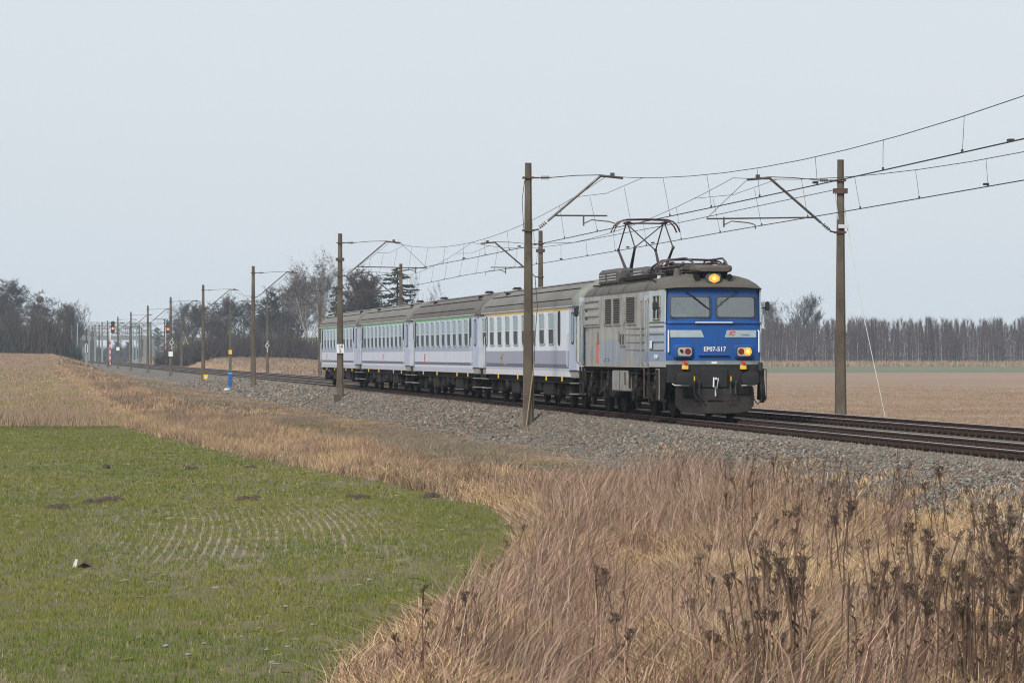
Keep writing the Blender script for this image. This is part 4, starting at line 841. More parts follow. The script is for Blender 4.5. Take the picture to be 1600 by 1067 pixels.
for k in range(12):
    near_y.append(S0 + SPAN * k); far_y.append(S0 + .5 + SPAN * k)
    m = mast(NX, near_y[-1], 1, k % 2 == 1, k < 4, NEAR_LAB[k], 'masts along the nearer track')
    if k == 0:
        b = MB(); b.tube([(.2, -.14, 4.1), (.27, -.16, 3.2), (.2, -.16, 2.2), (.17, -.17, 1.4)], .012, 5); b.tube([(-.12, -.1, 7.1), (-.2, -.12, 6.5), (-.15, -.1, 5.6)], .01, 4); b.build('earth_wire', M['wire'], m)
        b = MB(); b.tube([(.17, -.17, 1.45), (.02, -.22, .3), (-.1, -.26, -.6)], .02, 5); b.build('wooden_guard', mat('pale wooden strip', (.33, .25, .14), (.25, .19, .11), 6, .8), m)
    if k == 1:
        b = MB(); b.box(-.2, .2, -.17, .2, 6.3, 6.45); b.box(-.17, .17, -.15, .18, 4.95, 5.05); b.build('anchor_band', M['rust'], m)
        b = MB(); b.box(-.35, -.1, -1.1, -.5, H(NX, near_y[-1]) - .4, H(NX, near_y[-1]) + .25); b.build('foundation_block', M['concrete'], m)
    m = mast(FX, far_y[-1], -1, k % 2 == 0, k < 3, FAR_LAB[k], 'masts along the farther track', 7.85)
    if k in (0, 1): b = MB(); b.box(-.2, .2, -.18, .2, 6.78, 6.94); b.build('anchor_band', M['rust'], m)
    if k == 0:
        b = MB(); b.tube([(-.17, 0, 6.9), (-1.6, 20, 6.55), (-1.6, 45, 6.6), (0, 66, 7.2)], .012, 4); b.build('anchor_cable', M['wire'], m)
        b = MB(); b.tube([(.15, 0, 6.2), (.45, -1.2, 3), (.75, -3.5, -.9)], .012, 4); b.build('guy_wire', M['porcelain'], m)
        b = MB(); b.box(-.1, .24, -.2, -.13, 5.68, 5.8); b.build('tension_bracket', M['chrome'], m)
        b = MB(); b.tube([(-.2, -.12, 6.8), (-.1, -.14, 5.95)], .02, 4); b.tube([(.15, 0, 6.3), (.22, -.05, 5.6)], .012, 4); b.build('guy_link', M['chrome'], m)

# ---------------------------------------------------------------- overhead lines
def overhead(xt, ys, lab, loose=None):
    o = thing('overhead_line', lab, 'overhead line', (xt, 0, 0), group='overhead lines')
    n = len(ys)
    def mz(y, y0, y1): t_ = (y - y0) / (y1 - y0); return 7.25 - 1.02 * 4 * t_ * (1 - t_)
    y_all = [ys[0] - SPAN] + list(ys); nd = 0
    for i in range(len(y_all) - 1):
        y0, y1 = y_all[i], y_all[i + 1]; N = 14
        b = MB(); b.tube([(0.1 * (1 if i % 2 else -1) * 0, lerp(y0, y1, k / N), mz(lerp(y0, y1, k / N), y0, y1)) for k in range(N + 1)], .0095, 4); b.build('messenger_wire', M['wire'], o)
        st = [.25, -.25]; s0, s1 = st[i % 2], st[(i + 1) % 2]
        for dx in (-.025, .025): b = MB(); b.tube([(lerp(s0, s1, k / 4) + dx, lerp(y0, y1, k / 4), 5.645 - .05 * math.sin(math.pi * k / 4)) for k in range(5)], .0085, 4); b.build('contact_wire', M['wire'], o)
        if i > 0: b = MB(); ya = y0 - 6.6; yb = y0 + 6.6; b.tube([(0, ya, mz(ya, y0 - SPAN, y0)), (0, y0, 6.72), (0, yb, mz(yb, y0, y1))], .008, 4); b.build('stitch_wire', M['wire'], o)
        for k in range(10):
            t_ = (k + .5) / 10; y = lerp(y0, y1, t_); zt = mz(y, y0, y1)
            if t_ < .1 or t_ > .9: zt = 6.74
            if i > 7 and k % 2: continue
            x = lerp(s0, s1, t_); zl = 5.66 - .05 * math.sin(math.pi * t_)
            if loose == (i, k):
                b = MB(); b.tube([(0, y, zt), (.02, y - .02, zt - .35), (.01, y + .04, zt - .6), (-.03, y + .02, zt - .7), (-.02, y - .02, zt - .72)], .006, 4)
            else:
                dl = random.uniform(-.18, .18); b = MB(); b.tube([(0, y, zt), (x * .5, y + dl * .5 + random.uniform(-.03, .03), (zt + zl) / 2), (x, y + dl, zl)], .0055, 4); b.box(x - .018, x + .018, y + dl - .03, y + dl + .03, zl - .015, zl + .05)
            b.build('dropper', M['wire'], o)
        if i in (1, 2):
            for t_ in (.22, .3, .55): b = MB(); y = lerp(y0, y1, t_); b.box(-.05, .05, y - .09, y + .09, 5.63, 5.68); b.build('wire_clamp', M['rubber'], o)
overhead(XT1, near_y, 'overhead wires above the nearer track, touched by the raised pantograph', (1, 2)); overhead(XT2, far_y, 'overhead wires above the farther empty track')

# ---------------------------------------------------------------- signs, signals, boxes
def plate(name, label, x, y, w_, h_, z, lines, m=None):
    o = thing(name, label, 'sign', (x, y, z))
    b = MB(); b.bbox(-w_ / 2, w_ / 2, -.012, .012, -h_ / 2, h_ / 2, .004); b.build('plate', m or M['white'], o)
    for (s, zz, size) in lines: text(s, size, M['text_dark'], o, (0, -.016, zz), ROT_FRONT, 'lettering', 0, .003)
    return o
plate('distance_sign', 'white distance plate reading 14 above 5 on a concrete mast', NX + .0, near_y[2] - .20, .36, .44, 1.98, [('14', .1, .25), ('5', -.11, .25)])
plate('distance_sign', 'small white plate under the zigzag marker on a near mast', NX, near_y[5] - .22, .45, .5, 1.75, [])
plate('distance_sign', 'small yellow plate on a far mast before the dark trees', FX, far_y[6] - .22, .42, .52, 2.0, [], M['yellow'])
plate('distance_sign', 'small white plate on the mast beside the striped signal', NX, near_y[8] - .22, .5, .55, 2.6, [])
def zigzag(label, x, y, z, s):
    o = thing('zigzag_marker', label, 'sign', (x, y, z)); b = MB()
    p = [(0, .95), (.12, .75), (-.05, .6), (.28, .25), (-.08, -.1), (.1, -.3), (-.05, -.5), (.05, -.7)]
    b.tube([(u * s, -.02, v * s) for u, v in p], .035, 4); b.tube([(-.05 * s, -.02, .6 * s), (-.3 * s, -.02, .25 * s), (-.08 * s, -.02, -.1 * s)], .035, 4); b.build('outline', M['white'], o)
zigzag('white zigzag outline marker on a near mast, above a small white plate', NX + .1, near_y[5] - .26, 2.75, .75)
zigzag('white zigzag outline marker on a far mast before the bare trees', FX, far_y[5] - .26, 2.45, .7)
def signal(x, y, label):
    z0 = H(x, y); o = thing('railway_signal', label, 'railway signal', (x, y, z0), group='red railway signals'); h = 7.55 - z0
    b = MB(); b.cyl((0, 0, h / 2 - .6), (0, 0, 1), .1, h - 1.2, 10); b.build('mast', M['white'], o)
    for k in range(4): b = MB(); b.cyl((0, 0, .9 + k * 1.05), (0, 0, 1), .112, .5, 10); b.build('red_band', M['red'], o)
    b = MB(); b.bbox(-.33 + .45, .33 + .45, -.24, 0, h - 2.1, h, .12); hd = b.build('signal_head', M['rubber'], o)
    b = MB(); b.tube([(0, 0, h - 2.4), (.4, -.1, h - 2.05)], .05, 6); b.build('bracket', M['white'], o)
    for k in range(4):
        z = h - .35 - k * .47; b = MB(); b.cyl((.45, -.255, z), (0, 1, 0), .13 if k != 2 else .17, .03, 12); b.build('lamp', M['sig_red'] if k == 2 else M['insul'], hd)
        b = MB(); b.loft([[(.45 + .17 * math.cos(a), yy, z + .17 * math.sin(a)) for a in np.linspace(0, math.pi, 7)] for yy in (-.4, -.24)], caps=False, closed=False); b.build('lamp_hood', M['rubber'], hd)
    b = MB(); b.box(-.25, .25, -.2, .2, -.3, .25); b.build('base', M['concrete'], o)
M['sig_red'] = mat('lit red signal lamp', (1, .05, .02), emit=((1, .035, .02), 16))
signal(16.15, 640, 'red-lit signal on a striped post beside the nearer track'); signal(26.4, 655, 'red-lit signal on a striped post beyond the farther track')
def gx(px, D, z=None): x, y = at(px, D); return x, y
x, y = at(359.7, 263); z = H(x, y); o = thing('trackside_post', 'bright blue trackside post on a white concrete foot beside the ballast', 'trackside post', (x, y, z))
M['bluepost'] = mat('bright blue plastic', (.01, .13, .36), (.012, .09, .26), 6, .4)
b = MB(); b.bbox(-.14, .14, -.12, .12, .05, 1.15, .02); p = b.build('column', M['bluepost'], o); b = MB(); b.bbox(-.16, .16, -.14, .14, 1.1, 1.2, .02); b.build('cap', mat('pale blue cap', (.05, .4, .7)), o)
b = MB(); b.box(-.15, .15, -.13, .13, .4, .43); b.box(-.15, .15, -.13, .13, .75, .78); b.build('groove', M['text_dark'], p)
b = MB(); b.bbox(-.42, .28, -.2, .2, -.3, .07, .03); b.build('foot', M['white'], o)
x, y = at(321.5, 306); z = H(x, y); o = thing('yellow_box', 'small yellow trackside box at the foot of a near mast', 'trackside box', (x, y, z))
b = MB(); b.bbox(-.18, .18, -.12, .12, .1, .52, .03); b.build('case', M['yellow'], o); b = MB(); b.bbox(-.09, .09, -.13, -.115, .27, .37, .01); b.build('label', M['white'], o); b = MB(); b.box(-.12, .12, -.08, .08, -.2, .1); b.build('stand', M['rubber'], o)
x, y = at(170.5, 642); o = thing('relay_box', 'dark relay box at the foot of the nearer striped signal', 'relay box', (x, y, H(x, y))); b = MB(); b.bbox(-.45, .45, -.3, .3, -.2, .8, .05); b.build('case', M['grime'], o); b = MB(); b.bbox(-.5, .5, -.34, .34, .78, .86, .02); b.build('lid', M['rust'], o)
x, y = at(135, 600); o = thing('dwarf_signal', 'pale grey signal post with a white oval back beside the grassy crest', 'signal', (x, y, H(x, y))); b = MB(); b.bbox(-.22, .22, -.15, .15, -.3, 2.4, .03); b.build('case', M['beam_band'], o); b = MB(); b.bbox(-.28, .2, -.12, .12, 2.5, 4.1, .2); b.build('back_plate', M['white'], o); b = MB(); b.cyl((0, 0, 2.6), (0, 0, 1), .05, .8, 6); b.build('post', M['beam_band'], o)

# ---------------------------------------------------------------- overpass, lattice portals, chimney
D = 1120.; o = thing('road_overpass', 'pale concrete road overpass crossing the tracks in the far distance', 'overpass', (0, at(160, D)[1], 0))
M['bridge'] = mat('pale bridge concrete', (.2, .2, .19), (.13, .13, .125), .4, .85)
b = MB(); b.box(2, 50, -4, 4, 6.2, 7.5); b.build('deck', M['bridge'], o)
b = MB()
for z in (7.9, 8.3, 8.6): b.box(2, 50, -4.0, -3.9, z, z + .08)
for x in np.arange(2, 50, 1.5): b.box(x, x + .1, -4.02, -3.88, 7.5, 8.7)
b.build('railing', M['beam_band'], o)
for xa, s in ((9.5, -1), (38.5, 1)):
    b = MB(); b.prism([(xa, -2.), (xa, 6.2), (xa + s * 9.5, 6.2), (xa + s * 2.5, -2.)], 1, -5, 5); b.build('abutment', M['bridge'], o)
for xa in (20., 28.): b = MB(); b.box(xa - .5, xa + .5, -2, 2, -1, 6.2); b.build('pier', M['bridge'], o)
M['bank'] = mat('grassy bank', (.13, .14, .06), (.17, .14, .08), .3, .95)
for s, xa in ((-1, 11.5), (1, 41)):
    b = MB(); b.hexa([(xa, at(160, D)[1] - 22, -1.5), (xa + s * 150, at(160, D)[1] - 26, -1.5), (xa + s * 150, at(160, D)[1] + 26, -1.5), (xa, at(160, D)[1] + 22, -1.5), (xa + s * 8, at(160, D)[1] - 5, 7), (xa + s * 150, at(160, D)[1] - 5, 7), (xa + s * 150, at(160, D)[1] + 5, 7), (xa + s * 8, at(160, D)[1] + 5, 7)]); b.build('embankment', M['bank'], None, kind='structure')
def portal(D, z1, label):
    yy = at(160, D)[1]; o = thing('lattice_portal', label, 'gantry', (0, yy, 0), group='lattice portals over the far tracks')
    for xa in (12.5, 20.4, 32.): 
        b = MB(); b.box(xa - .22, xa + .22, -.22, .22, -1, z1 + .9); b.build('post', M['beam_band'], o)
    b = MB()
    for yq in (-.3, .3):
        for z in (z1, z1 + .9): b.tube([(12.5, yq, z), (32, yq, z)], .07, 4)
        for k in range(13): xa = 12.5 + 1.5 * k; b.tube([(xa, yq, z1), (xa + .75, yq, z1 + .9)], .05, 4); b.tube([(xa + .75, yq, z1 + .9), (xa + 1.5, yq, z1)], .05, 4)
    b.build('truss', M['beam_band'], o)
    b = MB()
    for xa in (15.5, 18.2, 22.4, 26, 29): b.tube([(xa, 0, z1), (xa, 0, z1 - 1.8)], .06, 4); b.tube([(xa - 1, 0, z1 - 1.5), (xa + 1, 0, z1 - 1.7)], .05, 4)
    b.build('dropper_tube', M['steel'], o)
for px, D, h in ((104, 860, 8.5), (117, 900, 8.8), (127, 930, 8.6), (147, 980, 8.4), (155, 1010, 8.6), (218, 1020, 9), (221, 860, 8.2), (234, 940, 8.6)):
    x, y = at(px, D); o = thing('distant_mast', 'dark catenary mast far off near the overpass', 'mast', (x, y, 0), 0, 'dark masts far off near the overpass'); b = MB(); b.tube([(0, 0, -1.5), (0, 0, h)], .19, 5, .11); b.build('pole', M['concrete'], o); b = MB(); b.tube([(0, 0, h - .8), (1.6, 0, h - .5)], .05, 4); b.build('arm', M['steel'], o)
portal(880, 8.6, 'lattice portal over the far tracks, nearest of the three'); portal(960, 8.8, 'lattice portal over the far tracks, middle of the three'); portal(1040, 9.0, 'lattice portal over the far tracks, nearest the overpass')
M['pale_steel'] = mat('pale blue grey steel', (.25, .32, .36), (.2, .26, .29), 2, .6)
for px, D, h in ((97, 760, 9), (112, 800, 9), (121, 790, 9.6), (208, 900, 10), (213, 820, 9)):
    x, y = at(px, D); o = thing('steel_mast', {97: 'pale steel mast rising from the far bank by the abutment', 112: 'pale steel mast between two others near the abutment', 121: 'pale steel mast nearest the white oval signal back', 208: 'slim pale mast beyond the tracks near the overpass', 213: 'shorter pale mast beyond the tracks near the overpass'}[px], 'mast', (x, y, H(x, y)))
    b = MB(); b.tube([(0, 0, -.5), (0, 0, h)], .2, 6, .13); b.build('pole', M['pale_steel'], o); b = MB(); b.box(-.6, .6, -.05, .05, h - .5, h - .35); b.build('arm', M['steel'], o)
x, y = at(1211, 1000); o = thing('brick_chimney', 'dark brick chimney among the bare trees above the birch wood', 'chimney', (x, y, -1)); M['chim'] = mat('dark old brick', (.12, .07, .06), (.08, .05, .05), 2, .9)
b = MB(); b.bbox(-.65, .65, -.65, .65, 0, 11.6, .08); b.build('shaft', M['chim'], o); b = MB(); b.bbox(-.72, .72, -.72, .72, 11.2, 11.7, .05); b.build('rim', M['chim'], o)
x, y = at(1203, 1010); o = thing('far_house', 'dark roofed house showing behind the birch wood beside the chimney', 'house', (x, y, -1))
b = MB(); b.box(-6, 2, 0, 7, 0, 7); b.build('wall', M['chim'], o); b = MB(); b.prism([(-6.4, 7), (2.4, 7), (-2, 10)], 1, -.4, 7.4); b.build('roof', M['darkgrey'], o)
# ---------------------------------------------------------------- trees
M['bark'] = mat('grey brown bark', (.07, .055, .045), (.045, .036, .03), 3, .9); M['birch_bark'] = mat('birch bark', (.46, .44, .4), (.2, .18, .16), 1.5, .8, lo=.45, hi=.7)
M['tint'] = mat_attr('tinted plant matter', .9, spec=.1); M['stone_tint'] = mat_attr('crushed stone', .85)
def tri_mesh(name, V, tint, m, parent=None, loc=None, faces=None, **props):
    """V: (n,3,3) triangles, tint: (n,3) colours"""
    n = len(V); me = bpy.data.meshes.new(name); me.vertices.add(n * 3); me.vertices.foreach_set('co', np.ascontiguousarray(V, dtype=np.float32).ravel())
    me.loops.add(n * 3); me.loops.foreach_set('vertex_index', np.arange(n * 3, dtype=np.int32)); me.polygons.add(n)
    me.polygons.foreach_set('loop_start', np.arange(0, n * 3, 3, dtype=np.int32)); 
    try: me.polygons.foreach_set('loop_total', np.full(n, 3, dtype=np.int32))
    except Exception: pass
    me.update(calc_edges=True)
    a = me.attributes.new('tint', 'FLOAT_COLOR', 'FACE'); a.data.foreach_set('color', np.concatenate([tint, np.ones((n, 1))], 1).astype(np.float32).ravel())
    me.materials.append(m); return me
def bare_tree(seed, Ht, spread, crown_base=.25, up=.5, twig=3500, col=(.06, .045, .04), tw=.035, droop=0., lead=1, nlimb=16, side=.45):
    """trunk and limbs (MB) and fine twigs as thin triangles"""
    rng = random.Random(seed); wood = MB(); ends = []
    def limb(p, d, L, r, lev):
        pts = [p]; n = 4
        for k in range(n):
            d = (d + Vector((rng.gauss(0, .16), rng.gauss(0, .16), rng.gauss(0, .08) + (up * .12 if lev > 0 else 0) - droop * .1 * lev))).normalized(); p = p + d * L / n; pts.append(p)
        wood.tube(pts, r, 5 if lev == 0 else 3, r * .35)
        if lev >= 3 or L < Ht * .04: ends.append((pts, L)); return
        if lev > 0: ends.append((pts, L))
        m = {0: nlimb, 1: 6, 2: 4}[lev]
        for k in range(m):
            t_ = lerp(crown_base if lev == 0 else .25, 1, (k + rng.random()) / m); q = pts[min(n - 1, int(t_ * n))].lerp(pts[min(n, int(t_ * n) + 1)], t_ * n % 1)
            a = rng.uniform(0, 6.283); sd = Vector((math.cos(a), math.sin(a), 0)); h_ = up if lev == 0 else up * .8
            nd = (sd * spread + Vector((0, 0, h_)) + d * side).normalized()
            limb(q, nd, L * (rng.uniform(.28, .5) * (1.25 - .6 * t_) if lev == 0 else rng.uniform(.4, .65)), max(.015, r * (1 - .7 * t_) * .5), lev + 1)
    limb(Vector((0, 0, -.3)), Vector((rng.gauss(0, .04), rng.gauss(0, .04), 1)), Ht * .92, Ht * .017, 0)
    V = np.zeros((twig, 3, 3)); tint = np.zeros((twig, 3))
    for i in range(twig):
        pts, L = rng.choice(ends); t_ = rng.random() * 3.999; k = int(t_); p = pts[k].lerp(pts[k + 1], t_ - k); d = (pts[k + 1] - pts[k]).normalized()
        d = (d * .7 + Vector((rng.gauss(0, .6), rng.gauss(0, .6), rng.gauss(0, .45) + up * .3 - droop))).normalized(); l = Ht * rng.uniform(.03, .085); s = d.cross(Vector((rng.gauss(0, 1), rng.gauss(0, 1), rng.gauss(0, 1)))).normalized() * tw
        V[i] = (p - s, p + s, p + d * l); f = rng.uniform(.7, 1.35); tint[i] = (col[0] * f, col[1] * f, col[2] * f)
    wm = wood.mesh('trunk'); return wm, V, tint
def tree_proto(name, seed, Ht, spread, bark, **k):
    wm, V, t_ = bare_tree(seed, Ht, spread, **k); wm.materials.append(bark); wm.polygons.foreach_set('use_smooth', [True] * len(wm.polygons))
    return wm, tri_mesh('crown', V, t_, M['tint'])
PR = {
 'oak': tree_proto('oak', 1, 14, 1.0, M['bark'], twig=6500, up=.45, crown_base=.2, tw=.045, nlimb=20),
 'elm': tree_proto('elm', 2, 14, .8, M['bark'], twig=6000, up=.75, crown_base=.18, col=(.075, .055, .055), tw=.045, nlimb=20),
 'ash': tree_proto('ash', 3, 14, .7, M['bark'], twig=2200, up=.9, crown_base=.3, tw=.04),
 'birch': tree_proto('birch', 4, 15, .5, M['birch_bark'], twig=4200, up=.7, droop=.5, col=(.1, .07, .07), tw=.03, nlimb=22),
 'sapling': tree_proto('sapling', 5, 12, .5, M['bark'], twig=160, up=1.0, tw=.03, nlimb=7),
}
def evergreen(seed, Ht, wd, n, droop=.35, col=(.022, .036, .022), base=.12, dense=26, pine=False):
    rng = random.Random(seed); wood = MB(); wood.tube([(0, 0, -.3), (0, 0, Ht)], Ht * .014, 6, .03); T = []; CC = []
    for i in range(n):
        t_ = base + (1 - base) * (i + rng.random()) / n; z = Ht * t_; a = rng.uniform(0, 6.283)
        if pine: L = wd * (math.sin(math.pi * min(1, (t_ - base) / (1 - base) * .8 + .2)) ** .7) * rng.uniform(.55, 1.1)
        else: L = wd * (1 - t_) ** .6 * rng.uniform(.55, 1.15) + .25
        pts = []; 
        for k in range(5): s = k / 4; pts.append(Vector((math.cos(a) * L * s, math.sin(a) * L * s, z + L * ((.5 * s if pine else -droop * s * (1 - .75 * s) * 1.6)))))
        wood.tube(pts, .035, 3, .012)
        for k in range(int(dense * (.4 + L / wd))):
            s = rng.uniform(.15, 1) * 3.999; q = pts[int(s)].lerp(pts[int(s) + 1], s % 1); l = rng.uniform(.25, .6)
            d = Vector((math.cos(a) * .5 + rng.gauss(0, .6), math.sin(a) * .5 + rng.gauss(0, .6), (rng.gauss(0, .5) + .3) if pine else -rng.uniform(.1, 1.0))).normalized(); e = d.cross(Vector((rng.gauss(0, 1), rng.gauss(0, 1), rng.gauss(0, 1)))).normalized() * rng.uniform(.05, .12)
            T.append((q - e, q + e, q + d * l)); f = rng.uniform(.6, 1.5); CC.append((col[0] * f, col[1] * f, col[2] * f))
    wm = wood.mesh('trunk'); wm.materials.append(M['bark']); return wm, tri_mesh('crown', np.array([[tuple(p) for p in t] for t in T]), np.array(CC), M['tint'])
PR['spruce'] = evergreen(11, 15, 4.2, 95, dense=46, col=(.03, .037, .025)); PR['pine'] = evergreen(12, 14, 3.6, 75, base=.35, dense=36, pine=True, col=(.026, .04, .026)); PR['dark_fir'] = evergreen(13, 12, 3.4, 90, dense=34)
def bush_proto(seed, col):
    rng = random.Random(seed); T = []; CC = []
    for i in range(1700):
        a = rng.uniform(0, 6.283); rr = math.sqrt(rng.random()); p = Vector((math.cos(a) * rr * 2.6, math.sin(a) * rr * 1.6, abs(rng.gauss(0, 1)) * .9 * (1.15 - rr * .7))); d = Vector((rng.gauss(0, .4), rng.gauss(0, .4), 1)).normalized(); e = d.cross(Vector((rng.gauss(0, 1), rng.gauss(0, 1), .1))).normalized() * .04
        T.append((p - e, p + e, p + d * rng.uniform(.5, 1.3))); f = rng.uniform(.6, 1.4); CC.append([c * f for c in col])
    return tri_mesh('bush', np.array([[tuple(p) for p in t] for t in T]), np.array(CC), M['tint'])
BUSH = [bush_proto(21, (.07, .055, .05)), bush_proto(22, (.085, .06, .055)), bush_proto(23, (.05, .06, .04))]
def tree(kind, px, top, D, label, cat='tree', group='bare trees', name=None, wide=1.0):
    x, y = at(px, D); z = H(x, y) if D < 1500 else 0; h0 = {'birch': 15, 'spruce': 15, 'sapling': 12, 'dark_fir': 12}.get(kind, 14); s = (zat(top, D) - z) / h0
    o = thing(name or {'oak': 'oak_tree', 'elm': 'bare_tree', 'ash': 'bare_tree', 'birch': 'birch_tree', 'sapling': 'young_tree', 'spruce': 'spruce_tree', 'pine': 'pine_tree', 'dark_fir': 'fir_tree'}[kind], label, cat, (x, y, z), random.uniform(0, 6.28), group)
    o.scale = (s * wide, s * wide, s); link('trunk', PR[kind][0], o); link('crown', PR[kind][1], o); return o
LG = 'trees behind the line to the left of the train'; FL = 'trees at the far left beyond the meadow'
for a in ((300, 488, 760, 'elm', 'bare tree at the left end of the wood behind the tracks'), (322, 482, 730, 'oak', 'round dark bare tree in the wood, second from its left end'), (347, 476, 700, 'elm', 'bare tree with purplish twigs behind the mast with the yellow plate'), (372, 480, 690, 'pine', 'dark evergreen tree behind the masts, left one of two pines'),
          (392, 478, 720, 'oak', 'bare tree between the two pines in the wood'), (424, 458, 640, 'pine', 'taller dark pine just right of the mast beside the blue post'), (446, 462, 690, 'oak', 'bare bushy tree right of the taller pine'), (468, 448, 700, 'elm', 'bare tree under the left birch'), (486, 440, 660, 'birch', 'tall birch with drooping pale twigs left of the last coach'),
          (503, 430, 680, 'birch', 'tallest birch behind the end of the train'), (525, 448, 560, 'dark_fir', 'dark fir behind the mast with the 14 5 plate'), (545, 440, 560, 'oak', 'dense round bare tree right of the mast with the 14 5 plate'), (566, 447, 600, 'elm', 'bare tree at the right end of the wood above the coaches'), (410, 500, 660, 'elm', 'low bare tree in the wood between the masts'), (440, 500, 640, 'oak', 'low dark tree with white birch stems before it'), (340, 505, 680, 'oak', 'low dense bare tree near the yellow plate'), (580, 470, 640, 'ash', 'thin bare tree rising beside the spruce')):
    tree(a[3], a[0], a[1], a[2], a[4], group=LG, wide=1.15 if a[3] in ('oak', 'elm') else 1.0)
tree('spruce', 621, 418, 430, 'ragged spruce rising behind the second and third coaches', group=None, wide=1.9)
tree('sapling', 655, 452, 430, 'thin bare sapling above the coach roof right of the spruce', group='thin saplings above the coaches'); tree('sapling', 676, 462, 430, 'shorter bare sapling above the coach roof, farther from the spruce', group='thin saplings above the coaches'); tree('ash', 592, 478, 520, 'small bare tree between the wood and the spruce', group=LG)
for a in ((42, 452, 760, 'oak', 'big round bare oak, tallest of the far left trees', 1.45), (8, 470, 740, 'elm', 'bare tree at the left edge of the picture', 1.3), (74, 478, 720, 'oak', 'bare tree on the right shoulder of the big oak', 1.15), (-25, 474, 760, 'oak', 'bare oak partly cut by the left edge', 1.3), (98, 492, 800, 'elm', 'bare tree with dark clumps beside the pale masts', 1.0), (122, 476, 830, 'ash', 'tall thin bare tree above the far overpass', 1.1), (133, 484, 830, 'ash', 'thin bare tree right of the tallest one above the overpass', 1.1), (112, 500, 850, 'oak', 'low bare tree behind the pale steel masts', 1.0), (56, 500, 660, 'elm', 'low purplish bare tree before the big oak', 1.3), (20, 505, 670, 'oak', 'low dark bare tree in front of the left edge trees', 1.3), (80, 520, 640, 'elm', 'low bush-like tree at the foot of the bank', 1.3)):
    tree(a[3], a[0], a[1], a[2], a[4], group=FL, wide=a[5])
for a in ((1198, 474, 900, 'ash', 'bare tree left of the brick chimney'), (1226, 466, 900, 'ash', 'tall bare tree just right of the brick chimney'), (1246, 488, 900, 'ash', 'leaning bare tree with a forked crown farthest right of the chimney trees')): tree(a[3], a[0], a[1], a[2], a[4], group='bare trees above the birch wood')
for a in ((262, 500, 900, 'dark_fir', 'dark evergreen by the far embankment left of the wood'), (246, 512, 950, 'pine', 'low dark evergreen beside the far overpass'), (284, 508, 860, 'oak', 'bare tree behind the zigzag marker mast'), (275, 476, 900, 'ash', 'thin bare tree against the sky behind the zigzag marker mast'), (188, 535, 1250, 'oak', 'dark tree seen under the overpass, left one'), (206, 536, 1250, 'oak', 'dark tree seen under the overpass, right one'), (226, 528, 1260, 'elm', 'tree beyond the right abutment of the overpass')):
    tree(a[3], a[0], a[1], a[2], a[4], group='trees near the far overpass')
BL = ['bare shrub at the foot of the wood, in front of tree trunks', 'dark shrub at the edge of the wood', 'greenish shrub along the wood edge']
k = 0
for px, D, s in [(p, 600 + 40 * ((p * 7) % 3), 1.25) for p in range(285, 590, 17)] + [(p, 600 + 30 * ((p * 5) % 3), 1.5) for p in range(-30, 100, 15)]:
    x, y = at(px, D); o = link('bare_shrub', BUSH[k % 3], None, (x, y, H(x, y) - .1), (0, 0, random.uniform(-.4, .4))); o.scale = (s * random.uniform(1., 1.5), s, s * random.uniform(1.0, 1.9)); k += 1
    tag(o, 'bare shrub along the foot of the wood behind the tracks' if px > 200 else 'bare purplish shrub at the foot of the far left trees', 'shrub', 'shrubs under the wood behind the tracks' if px > 200 else 'shrubs under the far left trees')
# bird nests / mistletoe clumps
for px, py, D in ((95, 489, 800), (104, 492, 800), (62, 468, 755)):
    x, y = at(px, D); b = MB(); b.ball((0, 0, 0), .9, .9, .8, 7, 5); o = b.build('mistletoe_ball', M['bark'], None, (x, y, zat(py, D))); tag(o, {95: 'dark mistletoe ball left of two above the pale masts', 104: 'dark mistletoe ball right of two above the pale masts', 62: 'dark mistletoe ball in the big oak'}[px], 'mistletoe', 'mistletoe balls')

# far wood seen under and beyond the overpass
VV, TT = [], []; rng = random.Random(8)
for px0, px1, D0, D1, hh, n in ((40, 150, 1180, 1330, 10.5, 6500), (40, 300, 1180, 1330, 4.6, 8000), (300, 620, 900, 1100, 6.5, 2200)):
    for i in range(n):
        px = rng.uniform(px0, px1); D = rng.uniform(D0, D1); x, y = at(px, D); z = H(x, y) + rng.uniform(-.5, hh) * (.6 + .5 * float(vnoise(px * .06, 1.5, 4))); a = rng.uniform(0, 6.28); d = Vector((math.cos(a) * .5, math.sin(a) * .5, 1)) * rng.uniform(1, 2.4); e = Vector((math.cos(a + 1.57), 0, .2)) * .16; p = Vector((x, y, z)); VV.append((tuple(p - e), tuple(p + e), tuple(p + d))); f = rng.uniform(.6, 1.3); TT.append((.06 * f, .058 * f, .055 * f))
link('far_wood', tri_mesh('far_wood', np.array(VV), np.array(TT), M['tint']), kind='stuff')
# birch wood on the right
def birch_small(seed):
    rng = random.Random(seed); Ht = 10; wood = MB(); wood.tube([(0, 0, -.3), (rng.gauss(0, .1), 0, 3), (rng.gauss(0, .2), 0, 6.5), (rng.gauss(0, .25), 0, 10)], .085, 4, .02)
    n = 420; V = np.zeros((n, 3, 3)); t_ = np.zeros((n, 3))
    for i in range(n):
        z = lerp(.2, 9.7, rng.random() ** .8); wd = .9 * min(1, (10.3 - z) / 5.5) ** 1.1; a = rng.uniform(0, 6.28); r = wd * rng.random(); p = Vector((r * math.cos(a), r * math.sin(a), z)); d = Vector((math.cos(a) * .35, math.sin(a) * .35, 1)).normalized(); e = d.cross(Vector((rng.gauss(0, 1), rng.gauss(0, 1), .1))).normalized() * .035
        V[i] = (p - e, p + e, p + d * rng.uniform(.7, 1.6)); f = rng.uniform(.7, 1.3); t_[i] = (.105 * f, .072 * f, .072 * f)
    return wood, V, t_
BS = [birch_small(40 + i) for i in range(5)]; BM = []
